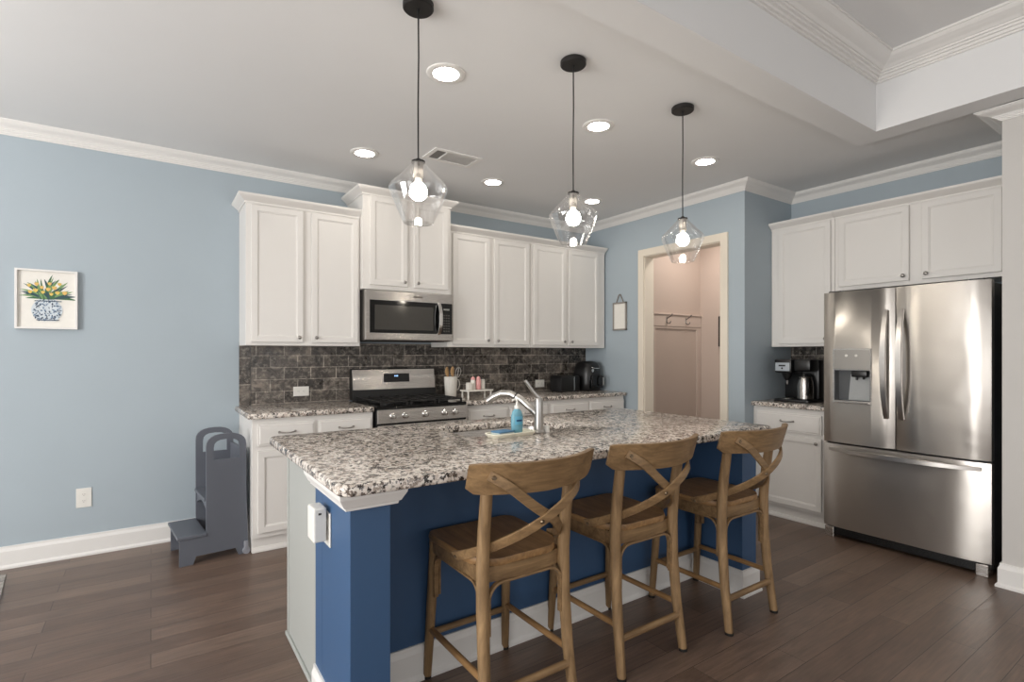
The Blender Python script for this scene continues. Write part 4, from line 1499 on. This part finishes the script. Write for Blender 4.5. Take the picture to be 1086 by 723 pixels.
def art(bm):
    """flat print: paper, vase, leaves and tulips in thin layers"""
    y = [-.012]
    def poly(pts, mi):
        y[0] -= .00003
        vs = [bm.verts.new((p[0], y[0], p[1])) for p in pts]
        try:
            bm.faces.new(vs).material_index = mi
        except ValueError:
            pass
    poly([(-pw + .005, -ph + .005), (pw - .005, -ph + .005), (pw - .005, ph - .005), (-pw + .005, ph - .005)], 0)
    rnd = random.Random(3)
    def leaf(x0, z0, ang, ln, w, mi, bend):
        pts_l, pts_r = [], []
        for k in range(9):
            t = k / 8
            a = ang + bend * t * t
            x = x0 + math.sin(ang + bend * t * .5) * ln * t
            z = z0 + math.cos(ang + bend * t * .5) * ln * t
            ww = w * math.sin(PI * (.06 + .94 * t)) ** .8 * .5
            pts_l.append((x - math.cos(a) * ww, z + math.sin(a) * ww))
            pts_r.append((x + math.cos(a) * ww, z - math.sin(a) * ww))
        poly(pts_l + pts_r[::-1], mi)
    for k in range(34):
        a = -1.35 + 2.7 * k / 33 + rnd.uniform(-.1, .1)
        leaf(rnd.uniform(-.03, .03), .005, a, rnd.uniform(.12, .165) * (1 - .16 * abs(a)), rnd.uniform(.010, .017), rnd.choice((1, 2, 2, 3)), rnd.uniform(-.2, .7) * (1 if a > 0 else -1))
    for k in range(16):
        leaf(rnd.uniform(-.035, .035), .0, rnd.uniform(-.6, .6), rnd.uniform(.05, .08), .014, rnd.choice((1, 3, 2)), rnd.uniform(-.4, .4))
    fl = [(-.085, .085), (-.05, .095), (-.055, .055), (-.025, .075), (.012, .10), (.005, .065), (.035, .075), (.06, .10), (.05, .045), (.085, .045), (.02, .035), (-.08, .045), (-.02, .045)]
    for (x, z) in fl:
        r0 = rnd.uniform(.010, .013)
        mi = rnd.choice((4, 4, 5))
        for da in (-.5, 0, .5):
            leaf(x - math.sin(da) * .003, z - r0, da, r0 * 2.1, r0 * 1.0, mi if da else 4 + (mi == 4), 0)
    # vase
    vp = []
    for k in range(25):
        t = k / 24
        z = -.135 + .135 * t
        w = .075 * (math.sin(PI * (.17 + .66 * t)) ** .9) 
        vp.append((w, z))
    poly(vp + [(-x, z) for x, z in reversed(vp)], 6)
    for k in range(120):
        t = rnd.uniform(.03, .97)
        z = -.135 + .135 * t
        w = .075 * (math.sin(PI * (.17 + .66 * t)) ** .9) * .93
        x = rnd.uniform(-w, w)
        leaf(x, z, rnd.uniform(0, 6.28), rnd.uniform(.008, .017), rnd.uniform(.004, .007), rnd.choice((7, 7, 8)), rnd.uniform(-1, 1))
    for k in range(14):
        t = k / 13
        leaf(-.06 + .12 * t, -.012, 1.2, .012, .006, 7, .4)
        leaf(-.05 + .10 * t, -.131, 1.2, .010, .006, 7, .4)


bm = B(); art(bm)
obj('print', bm, [M['paper'], plain('leaf_green', rgb(72, 112, 78), .8), plain('leaf_mid_green', rgb(120, 156, 104), .8), plain('leaf_blue_green', rgb(58, 84, 90), .8),
                  plain('tulip_yellow', rgb(228, 200, 104), .8), plain('tulip_orange', rgb(226, 182, 112), .8), plain('vase_white', rgb(214, 222, 228), .8),
                  plain('vase_blue', rgb(66, 82, 104), .8), plain('vase_light_blue', rgb(120, 144, 170), .8)], pic)

hs = thing('hanging_sign', 'small grey framed white board hung by a cord left of the doorway', 'sign', (W2, 3.875, 1.70), -PI / 2)
bm = B()
a, b, f_ = .095, .145, .016
for q in ((-a, a, b - f_, b), (-a, a, -b, -b + f_), (-a, -a + f_, -b, b), (a - f_, a, -b, b)):
    box(bm, q[0], q[1], -.02, -.001, q[2], q[3], .002)
obj('frame', bm, plain('grey_wood_frame', rgb(146, 140, 134), .6), hs)
bm = B(); box(bm, -a + .005, a - .005, -.012, -.002, -b + .005, b - .005); obj('board', bm, M['paper'], hs)
bm = B(); tube(bm, [(-.05, -.01, b - .004), (-.012, -.012, b + .075), (0, -.012, b + .082), (.012, -.012, b + .075), (.05, -.01, b - .004)], .005, 8); obj('hanging_cord', bm, plain('grey_twine', rgb(128, 120, 112), .9), hs, 60)
bm = B(); cyl(bm, (0, -.001, b + .074), (0, -.018, b + .074), .004, .004, 10); obj('nail', bm, M['nickel'], hs)

hp = thing('framed_picture', 'dark narrow framed picture on the hall wall, half hidden by the door casing', 'picture', (HX, 3.345, 1.555), -PI / 2)
bm = B()
a, b, f_ = .13, .165, .025
for q in ((-a, a, b - f_, b), (-a, a, -b, -b + f_), (-a, -a + f_, -b, b), (a - f_, a, -b, b)):
    box(bm, q[0], q[1], -.02, -.001, q[2], q[3], .003)
obj('frame', bm, plain('dark_brown_frame', rgb(52, 44, 38), .5), hp)
bm = B(); box(bm, -a + .01, a - .01, -.01, -.002, -b + .01, b - .01); obj('print', bm, plain('taupe_print', rgb(150, 134, 120), .8), hp)

hr = thing('hook_rail', 'taupe wooden rail with two coat hooks on the hall wall', 'hook rail', (4.72, HY, 1.665))
bm = B(); box(bm, -.40, HX - 4.72 - .003, -.018, -.001, -.06, .062, .003); box(bm, -.40, HX - 4.72 - .003, -.03, -.001, .062, .078, .003); obj('backboard', bm, M['halltrim'], hr)
for x in (-.185, .135):
    bm = B()
    box(bm, x - .009, x + .009, -.022, -.018, -.025, .04, .002)
    tube(bm, [(x, -.02, -.01), (x, -.04, -.032), (x, -.062, -.030), (x, -.072, -.008)], [.006, .006, .0055, .005], 10)
    tube(bm, [(x, -.02, .022), (x, -.05, .036), (x, -.085, .056), (x, -.092, .070)], [.006, .0055, .0055, .007], 10)
    obj('hook', bm, M['nickel'], hr, 50)

# ------------------------------------------------------------------ step stool
ss = thing('step_stool', 'grey two-step wooden stool with arched handles beside the left base cabinet', 'step stool', (.323, 3.965, 0), math.radians(5.5))


def side_panel(y0, y1):
    ox, oy = .33, 3.95
    # outline (x, z), world x then shifted
    out = [(.139, 0), (.139, .165), (.284, .165)]
    xl, xr, zt, zs = .284, .515, .80, .72
    out += [(xl, zs - .02)]
    for k in range(13):
        t = PI - PI * k / 12
        out.append(((xl + xr) / 2 + (xr - xl) / 2 * math.copysign(abs(math.cos(t)) ** .8, math.cos(t)), zs + (zt - zs) * math.sin(t) ** .8))
    out += [(xr, zs - .02), (xr, .4), (xr + .012, .10), (xr + .012, 0), (.47, 0), (.452, .048), (.228, .048), (.212, 0)]
    hole = []
    hl, hr_, hz0, hz1 = xl + .042, xr - .040, .635, .764
    hole.append((hl, hz0)); hole.append((hl, hz1 - .05))
    for k in range(9):
        t = PI - PI * k / 8
        hole.append(((hl + hr_) / 2 + (hr_ - hl) / 2 * math.copysign(abs(math.cos(t)) ** .7, math.cos(t)) * .999, hz1 - .05 + .05 * math.sin(t) ** .8 + .0005))
    hole.append((hr_, hz1 - .05)); hole.append((hr_, hz0))
    bm = B()
    def loop(pts):
        vs = []
        for p in pts:
            if not vs or (Vector((p[0] - ox, 0, p[1])) - Vector((vs[-1].co.x, 0, vs[-1].co.z))).length > 1e-4:
                vs.append(bm.verts.new((p[0] - ox, y0 - oy, p[1])))
        return [bm.edges.new((vs[i], vs[(i + 1) % len(vs)])) for i in range(len(vs))]
    es = loop(out) + loop(hole)
    bmesh.ops.triangle_fill(bm, use_beauty=True, use_dissolve=False, edges=es)
    r = bmesh.ops.extrude_face_region(bm, geom=bm.faces[:])
    bmesh.ops.translate(bm, verts=[g for g in r['geom'] if isinstance(g, bmesh.types.BMVert)], vec=(0, y1 - y0, 0))
    return obj('side_panel', bm, M['grey_stool'], ss)


side_panel(3.825, 3.845)
side_panel(4.185, 4.205)
bm = B(); box(bm, .125 - .33, .287 - .33, 3.815 - 3.95, 4.215 - 3.95, .165, .185, .004); obj('lower_step', bm, M['grey_stool'], ss)
bm = B(); box(bm, .275 - .33, .515 - .33, 3.846 - 3.95, 4.184 - 3.95, .375, .395, .004); obj('upper_step', bm, M['grey_stool'], ss)
bm = B()
arch = [(-.105, 3.846 + .0 - 3.95)]
zz = [(3.846, .375), (4.184, .375), (4.184, .30)] + [(4.184 - .338 * k / 10, .30 + .045 * math.sin(PI * k / 10)) for k in range(1, 10)] + [(3.846, .30)]
prism(bm, [(y - 3.95, z) for y, z in zz], 'x', .290 - .33, .305 - .33); obj('front_rail', bm, M['grey_stool'], ss)
bm = B(); box(bm, .495 - .33, .513 - .33, 3.846 - 3.95, 4.184 - 3.95, .20, .69, .002); obj('back_panel', bm, M['grey_stool'], ss)
bm = B(); box(bm, .150 - .33, .165 - .33, 3.846 - 3.95, 4.184 - 3.95, .12, .165, .002); obj('stretcher', bm, M['grey_stool'], ss)
for y in (3.812,):
    bm = B()
    cyl(bm, (.512 - .33, y - .006 - 3.95, .022), (.512 - .33, y + .012 - 3.95, .022), .022, .022, 20)
    box(bm, .500 - .33, .524 - .33, y - .008 - 3.95, y + .012 - 3.95, .022, .085, .003)
    o = obj('roller', bm, plain('pale_grey_plastic', rgb(150, 152, 160), .4), ss, 40); o['label'] = 'pale grey roller'

# ------------------------------------------------------------------ rug
def rug_mat():
    t = NT('grey_woven_rug')
    v_ = t.obj()
    a = t.noise(v_, 60, 4, .7)
    w = t.n('ShaderNodeTexVoronoi'); w.inputs['Scale'].default_value = 22; t.l(v_, w.inputs['Vector'])
    c = t.ramp(a, [(.35, rgb(92, 86, 82)), (.5, rgb(150, 144, 138)), (.65, rgb(196, 190, 184))])
    c = t.mix(.35, c, t.ramp(w.outputs['Distance'], [(.1, rgb(70, 66, 64)), (.5, rgb(190, 186, 180))]))
    t.set(c, .95)
    t.bump(a, .5, .004)
    return t.m


bm = B()
prism(bm, [(-2.4, 2.2), (-.49, 2.2), (-.706, 4.27), (-2.3, 4.35)], 'z', .001, .011, 0, .003)
tag(obj('area_rug', bm, rug_mat()), 'grey patterned rug whose corner shows at the left edge of the floor', 'rug')
